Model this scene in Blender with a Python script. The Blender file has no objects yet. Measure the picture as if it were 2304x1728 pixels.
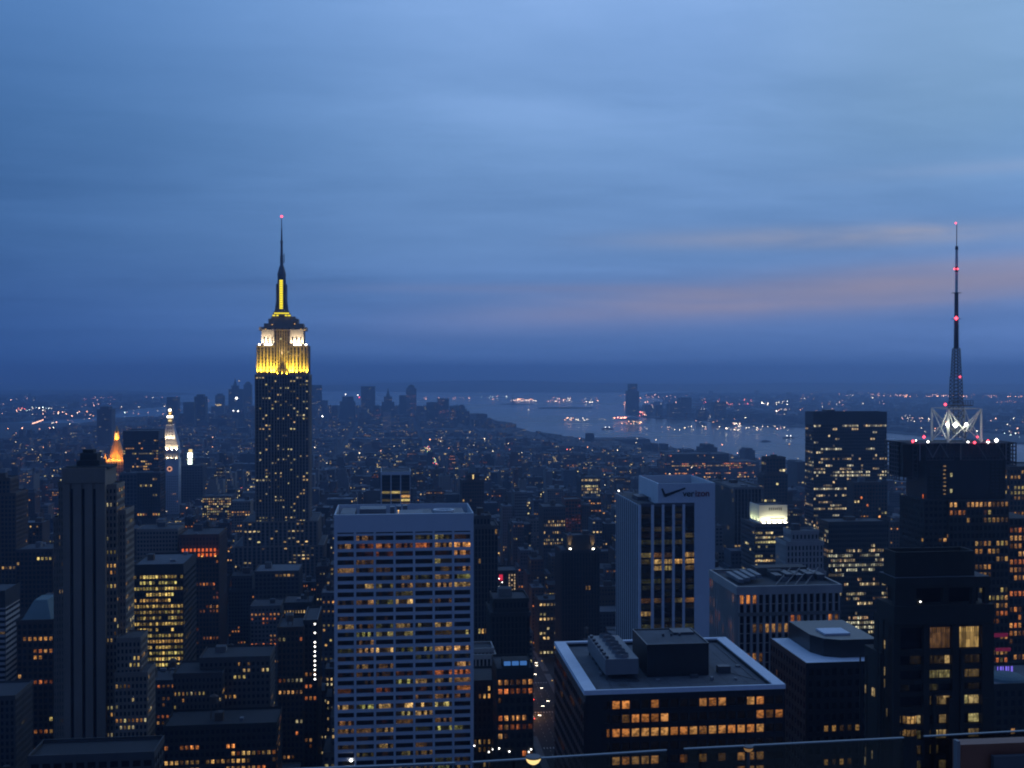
import bpy, math, random
import numpy as np
from mathutils import Vector, Euler
R = math.radians
rnd = random.Random(11)
sc = bpy.context.scene
COL = sc.collection

# ------------------------------------------------------------------ camera
F, CX, CY, EYE, YAW, PITCH = 2480.0, 1152.0, 864.0, 262.0, R(6.26), R(-0.60)
cam_d = bpy.data.cameras.new('camera'); cam = bpy.data.objects.new('camera', cam_d); COL.objects.link(cam)
cam_d.sensor_width = 36.0; cam_d.lens = 36.0 * F / 2304.0
cam_d.clip_start = 0.5; cam_d.clip_end = 120000
cam.location = (0, 0, EYE); cam.rotation_euler = (R(90) + PITCH, 0, -YAW)
sc.camera = cam

# ------------------------------------------------------------------ exposure, sampling
sc.view_settings.view_transform = 'Standard'; sc.view_settings.look = 'None'
sc.view_settings.gamma = 1.0; sc.view_settings.use_curve_mapping = False
sc.view_settings.exposure = 0.0
sc.render.engine = 'CYCLES'
cy = sc.cycles
cy.max_bounces = 4; cy.diffuse_bounces = 2; cy.glossy_bounces = 2; cy.transmission_bounces = 4
cy.transparent_max_bounces = 8; cy.volume_bounces = 0
cy.use_denoising = True; cy.pixel_filter_type = 'BLACKMAN_HARRIS'; cy.filter_width = 2.0
cy.sample_clamp_direct = 0; cy.sample_clamp_indirect = 2.0
cy.caustics_reflective = False; cy.caustics_refractive = False

# ------------------------------------------------------------------ node helper
class NT:
    def __init__(s, nt): s.nt = nt
    def n(s, t, **kw):
        x = s.nt.nodes.new(t)
        for k, v in kw.items():
            if k.startswith('i_'):
                key = k[2:]; key = int(key) if key.isdigit() else key.replace('_', ' ')
                if hasattr(v, 'links'): s.nt.links.new(v, x.inputs[key])
                else: x.inputs[key].default_value = v
            else: setattr(x, k, v)
        return x
    def m(s, op, a, b=None, c=None, clamp=False):
        x = s.nt.nodes.new('ShaderNodeMath'); x.operation = op; x.use_clamp = clamp
        for i, v in enumerate((a, b, c)):
            if v is None: continue
            if hasattr(v, 'links'): s.nt.links.new(v, x.inputs[i])
            else: x.inputs[i].default_value = v
        return x.outputs[0]
    def l(s, a, b): s.nt.links.new(a, b)
    def ramp(s, fac, stops, interp='LINEAR'):
        x = s.nt.nodes.new('ShaderNodeValToRGB'); x.color_ramp.interpolation = interp
        e = x.color_ramp.elements
        while len(e) < len(stops): e.new(0.5)
        for i, (p, c) in enumerate(stops):
            e[i].position = p; e[i].color = (*c, 1) if len(c) == 3 else c
        s.l(fac, x.inputs[0]); return x.outputs[0]
    def mapr(s, v, a, b, c=0.0, d=1.0, t='SMOOTHSTEP'):
        x = s.nt.nodes.new('ShaderNodeMapRange'); x.interpolation_type = t
        s.l(v, x.inputs[0])
        for i, q in zip((1, 2, 3, 4), (a, b, c, d)): x.inputs[i].default_value = q
        return x.outputs[0]
    def mix(s, f, a, b, bt='MIX'):
        x = s.nt.nodes.new('ShaderNodeMix'); x.data_type = 'RGBA'; x.blend_type = bt
        for i, v in ((0, f), (6, a), (7, b)):
            if hasattr(v, 'links'): s.l(v, x.inputs[i])
            else: x.inputs[i].default_value = v if i == 0 else (*v, 1)
        return x.outputs[2]

# ------------------------------------------------------------------ world: dusk sky under thin cloud
w = bpy.data.worlds.new('World'); sc.world = w; w.use_nodes = True
w.node_tree.nodes.clear(); q = NT(w.node_tree)
tc = q.n('ShaderNodeTexCoord')
nrm = q.n('ShaderNodeVectorMath', operation='NORMALIZE', i_0=tc.outputs['Generated']).outputs[0]
sp = q.n('ShaderNodeSeparateXYZ', i_0=nrm)
X_, Y_, Z_ = sp.outputs
az = q.m('ARCTAN2', X_, Y_)                         # radians from the avenue direction, + to the west
za = q.m('MAXIMUM', Z_, 0.0)
base = q.ramp(za, [(0.0, (.098, .222, .540)), (.045, (.092, .212, .510)), (.11, (.115, .250, .530)), (.20, (.165, .330, .640)),
                   (.32, (.245, .440, .820)), (.52, (.36, .62, 1.15)), (1.0, (.13, .27, .58))])
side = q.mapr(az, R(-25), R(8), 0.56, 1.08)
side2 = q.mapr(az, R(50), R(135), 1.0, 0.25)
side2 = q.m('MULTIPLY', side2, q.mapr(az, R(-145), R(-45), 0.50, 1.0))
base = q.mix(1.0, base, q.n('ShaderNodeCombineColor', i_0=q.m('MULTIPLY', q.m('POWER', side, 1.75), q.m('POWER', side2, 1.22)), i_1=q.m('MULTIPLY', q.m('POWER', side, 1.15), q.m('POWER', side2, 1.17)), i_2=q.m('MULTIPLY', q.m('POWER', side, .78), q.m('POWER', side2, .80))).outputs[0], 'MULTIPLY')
# the sky keeps brightening towards the afterglow in the west, beyond the frame
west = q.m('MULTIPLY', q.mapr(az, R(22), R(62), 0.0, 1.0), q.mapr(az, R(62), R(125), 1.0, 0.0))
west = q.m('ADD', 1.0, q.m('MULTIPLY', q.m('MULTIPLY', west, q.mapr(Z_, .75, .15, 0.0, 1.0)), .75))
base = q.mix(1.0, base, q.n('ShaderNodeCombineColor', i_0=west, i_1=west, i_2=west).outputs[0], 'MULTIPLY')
up_r = q.m('SUBTRACT', 1.0, q.m('MULTIPLY', q.m('MULTIPLY', q.mapr(az, R(14), R(30), 0.0, 1.0), q.mapr(za, .10, .24, 0.0, 1.0)), .10))
base = q.mix(1.0, base, q.n('ShaderNodeCombineColor', i_0=up_r, i_1=up_r, i_2=q.m('MULTIPLY', up_r, up_r)).outputs[0], 'MULTIPLY')
# cloud sheet seen in perspective
den = q.m('ADD', za, 0.10)
cx_ = q.m('DIVIDE', X_, den); cy_ = q.m('DIVIDE', Y_, den)
cv = q.n('ShaderNodeCombineXYZ', i_0=q.m('MULTIPLY', cx_, .42), i_1=q.m('MULTIPLY', cy_, .85), i_2=3.7)
nz = q.n('ShaderNodeTexNoise', i_Vector=cv.outputs[0], i_Scale=1.15, i_Detail=7.0, i_Roughness=.56, i_Distortion=.5)
nz2 = q.n('ShaderNodeTexNoise', i_Vector=cv.outputs[0], i_Scale=5.2, i_Detail=8.0, i_Roughness=.62, i_Distortion=.9)
c1 = q.m('ADD', q.mapr(nz.outputs[0], .32, .68, 0.0, 1.0), q.m('MULTIPLY', q.m('SUBTRACT', nz2.outputs[0], .5), .85))
# long level streaks
sv = q.n('ShaderNodeCombineXYZ', i_0=q.m('MULTIPLY', az, 2.3), i_1=q.m('MULTIPLY', q.m('SUBTRACT', za, q.m('MULTIPLY', az, .012)), 24.0), i_2=9.1)
ns = q.n('ShaderNodeTexNoise', i_Vector=sv.outputs[0], i_Scale=1.0, i_Detail=5.0, i_Roughness=.55, i_Distortion=.35)
c2 = q.mapr(ns.outputs[0], .36, .66, 0.0, 1.0)
low = q.m('MULTIPLY', q.mapr(za, .03, .30, 1.0, 0.25), q.mapr(za, .02, .06, 0.0, 1.0))
band = q.m('ADD', q.m('MULTIPLY', q.m('SUBTRACT', c1, .5), .17), q.m('MULTIPLY', q.m('MULTIPLY', q.m('SUBTRACT', c2, .5), low), .16))
gain = q.m('ADD', band, 1.0)
base = q.mix(1.0, base, q.n('ShaderNodeCombineColor', i_0=q.m('POWER', gain, 1.35), i_1=gain, i_2=q.m('POWER', gain, .8)).outputs[0], 'MULTIPLY')
# rosy afterglow bands low in the west
def bandz(zc, wd, a0, a1, slope=0.0):
    d = q.m('DIVIDE', q.m('SUBTRACT', q.m('SUBTRACT', Z_, q.m('MULTIPLY', az, slope)), zc), wd)
    g = q.m('POWER', 2.718, q.m('MULTIPLY', q.m('MULTIPLY', d, d), -1.0))
    g = q.m('MULTIPLY', g, q.mapr(az, R(a0), R(a1), 0.0, 1.0))
    return q.m('MULTIPLY', g, q.mapr(az, R(70), R(120), 1.0, 0.0))
g1 = q.m('MULTIPLY', bandz(.046, .017, -6, 30, .060), q.mapr(c2, 0.0, 1.0, .60, 1.0))
g2 = q.m('MULTIPLY', bandz(.118, .0085, 6, 30, .0), q.mapr(c2, 0.0, 1.0, .25, 1.0))
g3 = q.m('MULTIPLY', bandz(.076, .0045, -14, 12, .0), q.mapr(c2, 0.0, 1.0, .25, .8))
g4 = q.m('MULTIPLY', bandz(.168, .006, 18, 34, .0), q.mapr(c1, 0.0, 1.0, .2, 1.0))
base = q.mix(q.m('MULTIPLY', g1, .95), base, (.43, .335, .375))
base = q.mix(q.m('MULTIPLY', g3, .40), base, (.24, .235, .38))
base = q.mix(q.m('MULTIPLY', g2, .95), base, (.42, .40, .46))
base = q.mix(q.m('MULTIPLY', g4, .55), base, (.30, .42, .66))
below = q.mapr(Z_, -.05, 0.0, .35, 1.0)
base = q.mix(1.0, base, q.n('ShaderNodeCombineColor', i_0=below, i_1=below, i_2=below).outputs[0], 'MULTIPLY')
sky = q.n('ShaderNodeTexSky', sky_type='NISHITA'); sky.sun_disc = False
sky.sun_elevation = R(-2.5); sky.sun_rotation = R(62); sky.altitude = 260
bg1 = q.n('ShaderNodeBackground', i_Color=sky.outputs[0], i_Strength=.05)
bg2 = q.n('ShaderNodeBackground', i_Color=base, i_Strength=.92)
out = q.n('ShaderNodeOutputWorld'); add = q.n('ShaderNodeAddShader')
q.l(bg1.outputs[0], add.inputs[0]); q.l(bg2.outputs[0], add.inputs[1]); q.l(add.outputs[0], out.inputs[0])
w.cycles.sampling_method = 'MANUAL'; w.cycles.sample_map_resolution = 512

# weak afterglow from the west-south-west
sun_d = bpy.data.lights.new('afterglow_sun', 'SUN'); sun_d.energy = 0.03; sun_d.angle = R(25); sun_d.color = (1, .72, .6)
sun = bpy.data.objects.new('afterglow_sun', sun_d); COL.objects.link(sun)
sun.rotation_euler = Vector((-.80, -.45, -.38)).to_track_quat('-Z', 'Y').to_euler()
sun.location = (300, 0, 600)

# ------------------------------------------------------------------ projection helpers (pixels of the 2304 x 1728 photograph)
_e = Euler((R(90) + PITCH, 0, -YAW)).to_matrix()
RX, UP, FW = _e.col[0].copy(), _e.col[1].copy(), -_e.col[2].copy()
def ray(px, py): return FW + RX * ((px - CX) / F) - UP * ((py - CY) / F)
def at(px, py, Y):
    v = ray(px, py); return v * (Y / v.y) + Vector((0, 0, EYE))
def ground(px, py, z=0.0):
    v = ray(px, py); return v * ((z - EYE) / v.z) + Vector((0, 0, EYE))
def proj(p):
    d = Vector(p) - Vector((0, 0, EYE)); k = d.dot(FW)
    return CX + F * d.dot(RX) / k, CY - F * d.dot(UP) / k
D = 2304.0 / 2212.0          # from the viewer's display pixels

# ------------------------------------------------------------------ mesh builder
class MB:
    def __init__(s): s.v = []; s.f = []; s.m = []; s.c = []; s.has_c = False
    def quad(s, a, b, c, d, mi=0, col=None):
        n = len(s.v); s.v += [tuple(a), tuple(b), tuple(c), tuple(d)]; s.f.append((n, n+1, n+2, n+3)); s.m.append(mi); s.c.append(col)
    def box(s, x0, x1, y0, y1, z0, z1, mi=0, skip='', top=None):
        n = len(s.v)
        s.v += [(x0,y0,z0),(x1,y0,z0),(x1,y1,z0),(x0,y1,z0),(x0,y0,z1),(x1,y0,z1),(x1,y1,z1),(x0,y1,z1)]
        fs = {'b':(3,2,1,0),'t':(4,5,6,7),'n':(0,1,5,4),'w':(1,2,6,5),'s':(2,3,7,6),'e':(3,0,4,7)}
        for k, f in fs.items():
            if k in skip: continue
            s.f.append(tuple(n+i for i in f)); s.m.append(top if (k == 't' and top is not None) else mi); s.c.append(None)
    def frustum(s, r0, r1, z0, z1, mi=0, cap=True):       # r = (x0,x1,y0,y1)
        n = len(s.v)
        for (x0,x1,y0,y1), z in ((r0,z0),(r1,z1)): s.v += [(x0,y0,z),(x1,y0,z),(x1,y1,z),(x0,y1,z)]
        for f in ((0,1,5,4),(1,2,6,5),(2,3,7,6),(3,0,4,7)) + (((4,5,6,7),) if cap else ()):
            s.f.append(tuple(n+i for i in f)); s.m.append(mi); s.c.append(None)
    def cyl(s, x, y, r0, z0, r1, z1, k=10, mi=0, cap=True):
        n = len(s.v)
        for r, z in ((r0, z0), (r1, z1)):
            for i in range(k):
                a = 2*math.pi*(i+.5)/k; s.v.append((x+r*math.cos(a), y+r*math.sin(a), z))
        for i in range(k):
            j = (i+1) % k; s.f.append((n+i, n+j, n+k+j, n+k+i)); s.m.append(mi); s.c.append(None)
        if cap: s.f.append(tuple(range(n+k, n+2*k))); s.m.append(mi); s.c.append(None)
    def bar(s, a, b, r, mi=0, k=4, r2=None):
        a, b = Vector(a), Vector(b); d = (b-a).normalized(); r2 = r if r2 is None else r2
        u = d.cross(Vector((0,0,1)));  u = Vector((1,0,0)) if u.length < 1e-3 else u.normalized(); v = d.cross(u)
        n = len(s.v)
        for p, rr in ((a, r), (b, r2)):
            for i in range(k):
                t = 2*math.pi*(i+.5)/k; s.v.append(tuple(p + (u*math.cos(t) + v*math.sin(t))*rr))
        for i in range(k):
            j = (i+1) % k; s.f.append((n+i, n+j, n+k+j, n+k+i)); s.m.append(mi); s.c.append(None)
        s.f.append(tuple(n+i for i in range(k))[::-1]); s.m.append(mi); s.c.append(None)
        s.f.append(tuple(n+k+i for i in range(k))); s.m.append(mi); s.c.append(None)
    def prism(s, pts, z0, z1, mi=0, top=None, cap=True):
        n = len(s.v); k = len(pts)
        s.v += [(p[0], p[1], z0) for p in pts] + [(p[0], p[1], z1) for p in pts]
        for i in range(k):
            j = (i+1) % k; s.f.append((n+i, n+j, n+k+j, n+k+i)); s.m.append(mi); s.c.append(None)
        if cap: s.f.append(tuple(range(n+k, n+2*k))); s.m.append(mi if top is None else top); s.c.append(None)
    def ball(s, p, r, mi=0, col=None):                     # octahedron
        n = len(s.v); x, y, z = p
        s.v += [(x+r,y,z),(x-r,y,z),(x,y+r,z),(x,y-r,z),(x,y,z+r),(x,y,z-r)]
        for f in ((0,2,4),(2,1,4),(1,3,4),(3,0,4),(2,0,5),(1,2,5),(3,1,5),(0,3,5)):
            s.f.append(tuple(n+i for i in f)); s.m.append(mi); s.c.append(col)
    def mesh(s, name, mats, loc=(0,0,0)):
        me = bpy.data.meshes.new(name)
        v = s.v if loc == (0,0,0) else [(a-loc[0], b-loc[1], c-loc[2]) for a, b, c in s.v]
        me.from_pydata(v, [], s.f)
        for m_ in (mats if isinstance(mats, (list, tuple)) else [mats]): me.materials.append(m_)
        if len(me.materials) > 1: me.polygons.foreach_set('material_index', s.m)
        if any(c is not None for c in s.c):
            at_ = me.color_attributes.new('lamp', 'FLOAT_COLOR', 'CORNER'); arr = []
            for f, c in zip(s.f, s.c): arr += list((*(c or (0,0,0)), 1.0)) * len(f)
            at_.data.foreach_set('color', arr)
        me.update(); return me
    def build(s, name, mats, parent=None, loc=(0,0,0)):
        if not s.f: return None
        o = bpy.data.objects.new(name, s.mesh(name, mats, loc)); COL.objects.link(o)
        o.location = loc
        if parent is not None: put(o, parent)
        return o

def put(o, parent):
    pl = parent.location; o.location = (o.location[0]-pl[0], o.location[1]-pl[1], o.location[2]-pl[2]) ; o.parent = parent
def tag(o, label=None, cat=None, group=None, kind=None):
    if label: o['label'] = label
    if cat: o['category'] = cat
    if group: o['group'] = group
    if kind: o['kind'] = kind
    return o
def empty(name, loc): 
    o = bpy.data.objects.new(name, None); COL.objects.link(o); o.location = loc; o.empty_display_size = 2; return o

# ------------------------------------------------------------------ materials
M = {}
def mat(key, col, rough=.85, var=.25, scale=.15, metallic=0.0, streak=True, spec=.3):
    m = bpy.data.materials.new(key); m.use_nodes = True; nt = m.node_tree; nt.nodes.clear(); q = NT(nt)
    geo = q.n('ShaderNodeNewGeometry'); mp = q.n('ShaderNodeMapping', i_0=geo.outputs['Position'])
    mp.inputs['Scale'].default_value = (1, 1, .22 if streak else 1)
    n1 = q.n('ShaderNodeTexNoise', i_Vector=mp.outputs[0], i_Scale=scale, i_Detail=5.0, i_Roughness=.65)
    n2 = q.n('ShaderNodeTexNoise', i_Vector=geo.outputs['Position'], i_Scale=scale*.12, i_Detail=2.0)
    f = q.m('ADD', q.m('MULTIPLY', q.m('SUBTRACT', n1.outputs[0], .5), var*2.2), q.m('MULTIPLY', q.m('SUBTRACT', n2.outputs[0], .5), var*1.6))
    f = q.m('ADD', f, 1.0)
    g = q.n('ShaderNodeCombineColor', i_0=f, i_1=f, i_2=f)
    c = q.mix(1.0, tuple(col), g.outputs[0], 'MULTIPLY')
    p = q.n('ShaderNodeBsdfPrincipled', i_Base_Color=c, i_Roughness=rough, i_Metallic=metallic)
    p.inputs['Specular IOR Level'].default_value = spec
    o = q.n('ShaderNodeOutputMaterial'); q.l(p.outputs[0], o.inputs[0]); M[key] = m; return m
mat('limestone', (.25,.20,.15)); mat('pale_stone', (.42,.38,.34)); mat('white_travertine', (.68,.70,.71), var=.08)
mat('pale_concrete', (.19,.175,.155)); mat('grey_concrete', (.095,.088,.082)); mat('tan_brick', (.12,.082,.055)); mat('red_brick', (.11,.055,.038))
mat('brown_brick', (.085,.058,.043)); mat('dark_stone', (.040,.036,.032)); mat('black_granite', (.022,.022,.025), rough=.35, spec=.5)
mat('bronze_metal', (.05,.045,.04), rough=.4, metallic=.3); mat('white_marble', (.55,.55,.54), var=.1); mat('blue_grey_panel', (.09,.095,.105))
mat('roof_gravel', (.065,.065,.068), streak=False, scale=.4); mat('roof_pale', (.16,.16,.165), streak=False, scale=.3); mat('roof_tar', (.04,.04,.042), streak=False, scale=.4)
mat('roof_deck', (.11,.115,.125), streak=False, scale=.16, var=.5); mat('roof_border', (.80,.80,.82), streak=False, scale=.5, var=.12)
mat('steel_dark', (.10,.10,.11), rough=.5, metallic=.4); mat('steel_white', (.70,.70,.68), rough=.5, var=.1); mat('plant_metal', (.20,.20,.205), rough=.55, var=.2)
mat('tank_wood', (.10,.07,.05)); mat('copper_roof', (.13,.18,.18)); mat('gilded_tile', (.55,.34,.10), rough=.4, metallic=.5, var=.15)
mat('asphalt', (.05,.05,.05), streak=False); mat('city_ground', (.04,.04,.042), streak=False, scale=.02); mat('pavement', (.22,.21,.20), streak=False)
mat('painted_line', (.75,.75,.7), streak=False, var=.05); mat('park_ground', (.05,.06,.045), streak=False); mat('land', (.05,.055,.05), streak=False, scale=.004)
mat('hill_land', (.04,.05,.045), streak=False, scale=.002); mat('car_dark', (.04,.04,.05), rough=.3, var=.02, spec=.6); mat('car_yellow', (.6,.4,.04), rough=.3, var=.02, spec=.6)
mat('car_white', (.6,.6,.6), rough=.3, var=.02, spec=.6); mat('rubber', (.02,.02,.02)); mat('red_stone_reflection', (.22,.09,.06), var=.3, scale=2.0, streak=False, rough=.5)
mat('sign_black', (.02,.02,.022)); mat('sign_red', (.25,.02,.02)); mat('statue_copper', (.2,.3,.27)); mat('hull', (.12,.12,.14)); mat('rust_panel', (.22,.07,.035))
def glass_mat(key, col=(.012,.014,.018), rough=.12):
    m = bpy.data.materials.new(key); m.use_nodes = True; nt = m.node_tree; nt.nodes.clear(); q = NT(nt)
    geo = q.n('ShaderNodeNewGeometry')
    n1 = q.n('ShaderNodeTexNoise', i_Vector=geo.outputs['Position'], i_Scale=.25, i_Detail=3.0)
    f = q.mapr(n1.outputs[0], .3, .7, .5, 1.6)
    c = q.mix(1.0, col, q.n('ShaderNodeCombineColor', i_0=f, i_1=f, i_2=f).outputs[0], 'MULTIPLY')
    p = q.n('ShaderNodeBsdfPrincipled', i_Base_Color=c, i_Roughness=rough); p.inputs['Specular IOR Level'].default_value = .16
    o = q.n('ShaderNodeOutputMaterial'); q.l(p.outputs[0], o.inputs[0]); M[key] = m; return m
glass_mat('dark_glass', rough=.3); glass_mat('black_glass', (.006,.006,.008), .45); glass_mat('window_dark', (.010,.011,.014), .3)
def fix_emission(m):
    m.cycles.emission_sampling = 'NONE'
def glow_attr(key, clutter=True):
    m = bpy.data.materials.new(key); m.use_nodes = True; nt = m.node_tree; nt.nodes.clear(); q = NT(nt)
    a = q.n('ShaderNodeAttribute', attribute_name='lamp')
    c = a.outputs['Color']
    if clutter:
        geo = q.n('ShaderNodeNewGeometry')
        n1 = q.n('ShaderNodeTexNoise', i_Vector=geo.outputs['Position'], i_Scale=.9, i_Detail=2.0)
        f = q.mapr(n1.outputs[0], .35, .62, .25, 1.25)
        c = q.mix(1.0, c, q.n('ShaderNodeCombineColor', i_0=f, i_1=f, i_2=f).outputs[0], 'MULTIPLY')
    e = q.n('ShaderNodeEmission', i_Color=c, i_Strength=1.0)
    o = q.n('ShaderNodeOutputMaterial'); q.l(e.outputs[0], o.inputs[0]); fix_emission(m); M[key] = m; return m
glow_attr('window_light'); glow_attr('lamp_light', False)
def pane_mat(key, n, on=.55, sc_=1.9, lo_=.3):
    """a window with a room behind: object colour x strength (alpha), split into n lights, blinds and furniture as noise"""
    m = bpy.data.materials.new(key); m.use_nodes = True; nt = m.node_tree; nt.nodes.clear(); q = NT(nt)
    oi = q.n('ShaderNodeObjectInfo'); tc = q.n('ShaderNodeTexCoord'); sp = q.n('ShaderNodeSeparateXYZ', i_0=tc.outputs['UV'])
    u = q.m('MULTIPLY', sp.outputs[0], float(n)); cell = q.m('FLOOR', u); fr = q.m('FRACT', u)
    wn = q.n('ShaderNodeTexWhiteNoise', noise_dimensions='2D', i_Vector=q.n('ShaderNodeCombineXYZ', i_0=cell, i_1=q.m('MULTIPLY', oi.outputs['Random'], 517.0)).outputs[0])
    lit = q.mapr(wn.outputs['Value'], 1-on-.12, 1-on+.12, .03, 1.0) if on < 1 else None
    v = q.n('ShaderNodeCombineXYZ', i_0=q.m('ADD', u, q.m('MULTIPLY', oi.outputs['Random'], 91.0)), i_1=q.m('MULTIPLY', sp.outputs[1], 1.6), i_2=q.m('MULTIPLY', oi.outputs['Random'], 37.0))
    n1 = q.n('ShaderNodeTexNoise', i_Vector=v.outputs[0], i_Scale=sc_, i_Detail=2.0)
    k = q.mapr(n1.outputs[0], .36, .62, lo_, 1.12)
    k = q.m('MULTIPLY', k, q.mapr(sp.outputs[1], 0.0, 1.0, .75, 1.15, 'LINEAR'))
    bar_ = q.m('MINIMUM', q.mapr(fr, .0, .08, .25, 1.0), q.mapr(fr, .92, 1.0, 1.0, .25))
    k = q.m('MULTIPLY', k, bar_)
    if lit is not None:
        k = q.m('MULTIPLY', k, lit); wc = q.n('ShaderNodeSeparateColor', i_0=wn.outputs['Color'])
        k = q.m('MULTIPLY', k, q.mapr(wc.outputs[1], 0.0, 1.0, .35, 1.25, 'LINEAR'))
        hb = q.m('LESS_THAN', sp.outputs[1], q.m('ADD', .35, q.m('MULTIPLY', wc.outputs[2], .9)))     # blinds drawn to different heights
        k = q.m('MULTIPLY', k, q.mapr(hb, 0.0, 1.0, .45, 1.0, 'LINEAR'))
        cl = q.m('MULTIPLY', q.m('GREATER_THAN', sp.outputs[1], .74), q.m('GREATER_THAN', q.m('SINE', q.m('MULTIPLY', u, 12.0)), .35))
        k = q.m('MULTIPLY', k, q.m('ADD', 1.0, q.m('MULTIPLY', cl, .9)))
    k = q.m('MULTIPLY', k, oi.outputs['Alpha'])
    e = q.n('ShaderNodeEmission', i_Color=oi.outputs['Color'], i_Strength=k)
    g = q.n('ShaderNodeBsdfPrincipled', i_Roughness=.2); g.inputs['Base Color'].default_value = (.01,.01,.012,1); g.inputs['Specular IOR Level'].default_value = .3
    a = q.n('ShaderNodeAddShader'); q.l(e.outputs[0], a.inputs[0]); q.l(g.outputs[0], a.inputs[1])
    o = q.n('ShaderNodeOutputMaterial'); q.l(a.outputs[0], o.inputs[0]); fix_emission(m); M[key] = m
pane_mat('bay_pane', 6, .55, 2.2, .2); pane_mat('pane', 1, 1.0, 2.0, .35); pane_mat('pane_pair', 2, .9, 1.6, .4); pane_mat('pane_quad', 5, .95, 1.2, .5)
def emit(key, col, st, sample=False):
    m = bpy.data.materials.new(key); m.use_nodes = True; nt = m.node_tree; nt.nodes.clear(); q = NT(nt)
    e = q.n('ShaderNodeEmission', i_Color=(*col, 1), i_Strength=st); o = q.n('ShaderNodeOutputMaterial'); q.l(e.outputs[0], o.inputs[0])
    if not sample: fix_emission(m)
    M[key] = m; return m
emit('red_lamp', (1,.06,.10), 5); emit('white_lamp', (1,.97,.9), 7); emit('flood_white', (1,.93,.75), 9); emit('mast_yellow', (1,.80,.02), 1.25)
emit('amber_lamp', (1,.55,.12), 2.2); emit('sign_white', (.85,1,.85), 5); emit('violet_sign', (.25,.18,1), .8); emit('cyan_screen', (.30,.75,1), .9)
emit('magenta_reflection', (.7,.05,.22), .14); emit('skylight_blue', (.05,.16,.45), .9); emit('clock_glow', (1,.45,.25), .9); emit('head_lamp', (1,.86,.66), 14); emit('tail_lamp', (1,.06,.04), 9)
emit('lamp_or_reflection', (1,.72,.28), 1.2)

WARM = [(1,.52,.14),(1,.44,.11),(1,.61,.20),(1,.55,.16),(.90,.68,.22)]
ORANGE = [(1,.34,.08),(1,.43,.12),(1,.50,.16),(1,.27,.07)]
PALE = [(1,.75,.34),(1,.65,.26),(1,.83,.45),(.95,.81,.35)]
MIXED = [(1,.60,.20),(1,.50,.16),(.80,.76,.20),(1,.62,.20),(.92,.74,.24),(1,.52,.18)]
WHITE = [(1,.95,.85),(.95,1,.9),(1,.9,.7)]

# ------------------------------------------------------------------ facade geometry
def frames(mb, face, a0, a1, c, z0, z1, nc, nf, pw, sh, pp, sp_, mi=1, mi2=None, ends=None):
    """real piers and spandrels standing proud of a dark glazed core"""
    mi2 = mi if mi2 is None else mi2
    o = {'n': -1, 'e': -1, 'w': 1, 's': 1}[face]
    cwid = (a1-a0)/nc; fh = (z1-z0)/nf
    def bx(u0, u1, p, zz0, zz1, m_):
        lo, hi = (c-p, c) if o < 0 else (c, c+p)
        if face in 'ns': mb.box(u0, u1, lo, hi, zz0, zz1, m_, skip='s' if o < 0 else 'n')
        else: mb.box(lo, hi, u0, u1, zz0, zz1, m_, skip='w' if o < 0 else 'e')
    if pw > 0:
        e_ = ends if ends is not None else pw/2
        for i in range(nc+1):
            u = a0 + i*cwid
            u0, u1 = u-pw/2, u+pw/2
            if i == 0: u0, u1 = a0, a0+e_
            if i == nc: u0, u1 = a1-e_, a1
            bx(u0, u1, pp, z0, z1+.03, mi)
    if sh > 0:
        for j in range(nf+1):
            z = z0 + j*fh
            bx(a0+.01, a1-.01, sp_, max(z0, z-sh/2), min(z1, z+sh/2), mi2)
def win_quad(mb, face, u0, u1, c, z0, z1, col, off=.07):
    if face == 'n': mb.quad((u0,c-off,z0),(u1,c-off,z0),(u1,c-off,z1),(u0,c-off,z1), 0, col)
    elif face == 'e': mb.quad((c-off,u1,z0),(c-off,u0,z0),(c-off,u0,z1),(c-off,u1,z1), 0, col)
    elif face == 'w': mb.quad((c+off,u0,z0),(c+off,u1,z0),(c+off,u1,z1),(c+off,u0,z1), 0, col)
def lit_grid(nc, nf, lit, rowvar, pal, bri, r, rows=None, stick=.55):
    """yields (col, floor, colour): floors differ, lights come in runs; floor 0 is lowest"""
    for j in range(nf):
        p = lit * math.exp(r.gauss(0, rowvar)) if rows is None or j not in rows else rows[j]
        p = min(.97, p); on = r.random() < p; fc = r.choice(pal); fb = r.uniform(.45, 1.1)
        for i in range(nc):
            if r.random() > stick: on = r.random() < p
            if on:
                c = fc if r.random() < .75 else r.choice(pal)
                k = bri * fb * r.choice((.10,.2,.35,.6,.85,1.15))
                yield i, j, (c[0]*k, c[1]*k, c[2]*k)
_shared = {}
def pane_mesh(w_, h_, face, m_):
    key = (round(w_, 2), round(h_, 2), face, m_)
    if key in _shared: return _shared[key]
    me = bpy.data.meshes.new('window'); a, b, t = w_/2, h_/2, .06
    if face == 'n': v = [(-a,0,-b),(a,0,-b),(a,0,b),(-a,0,b),(-a,-t,-b),(a,-t,-b),(a,-t,b),(-a,-t,b)]
    elif face == 'w': v = [(0,-a,-b),(0,a,-b),(0,a,b),(0,-a,b),(t,-a,-b),(t,a,-b),(t,a,b),(t,-a,b)]
    else: v = [(0,a,-b),(0,-a,-b),(0,-a,b),(0,a,b),(-t,a,-b),(-t,-a,-b),(-t,-a,b),(-t,a,b)]
    fs = [(4,5,6,7),(0,1,5,4),(1,2,6,5),(2,3,7,6),(3,0,4,7)]
    me.from_pydata(v, [], fs); uv = me.uv_layers.new(name='UVMap')
    for k, (x, y) in enumerate([(0,0),(1,0),(1,1),(0,1)]): uv.data[k].uv = (x, y)
    me.materials.append(M[m_]); me.update(); _shared[key] = me; return me
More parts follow.
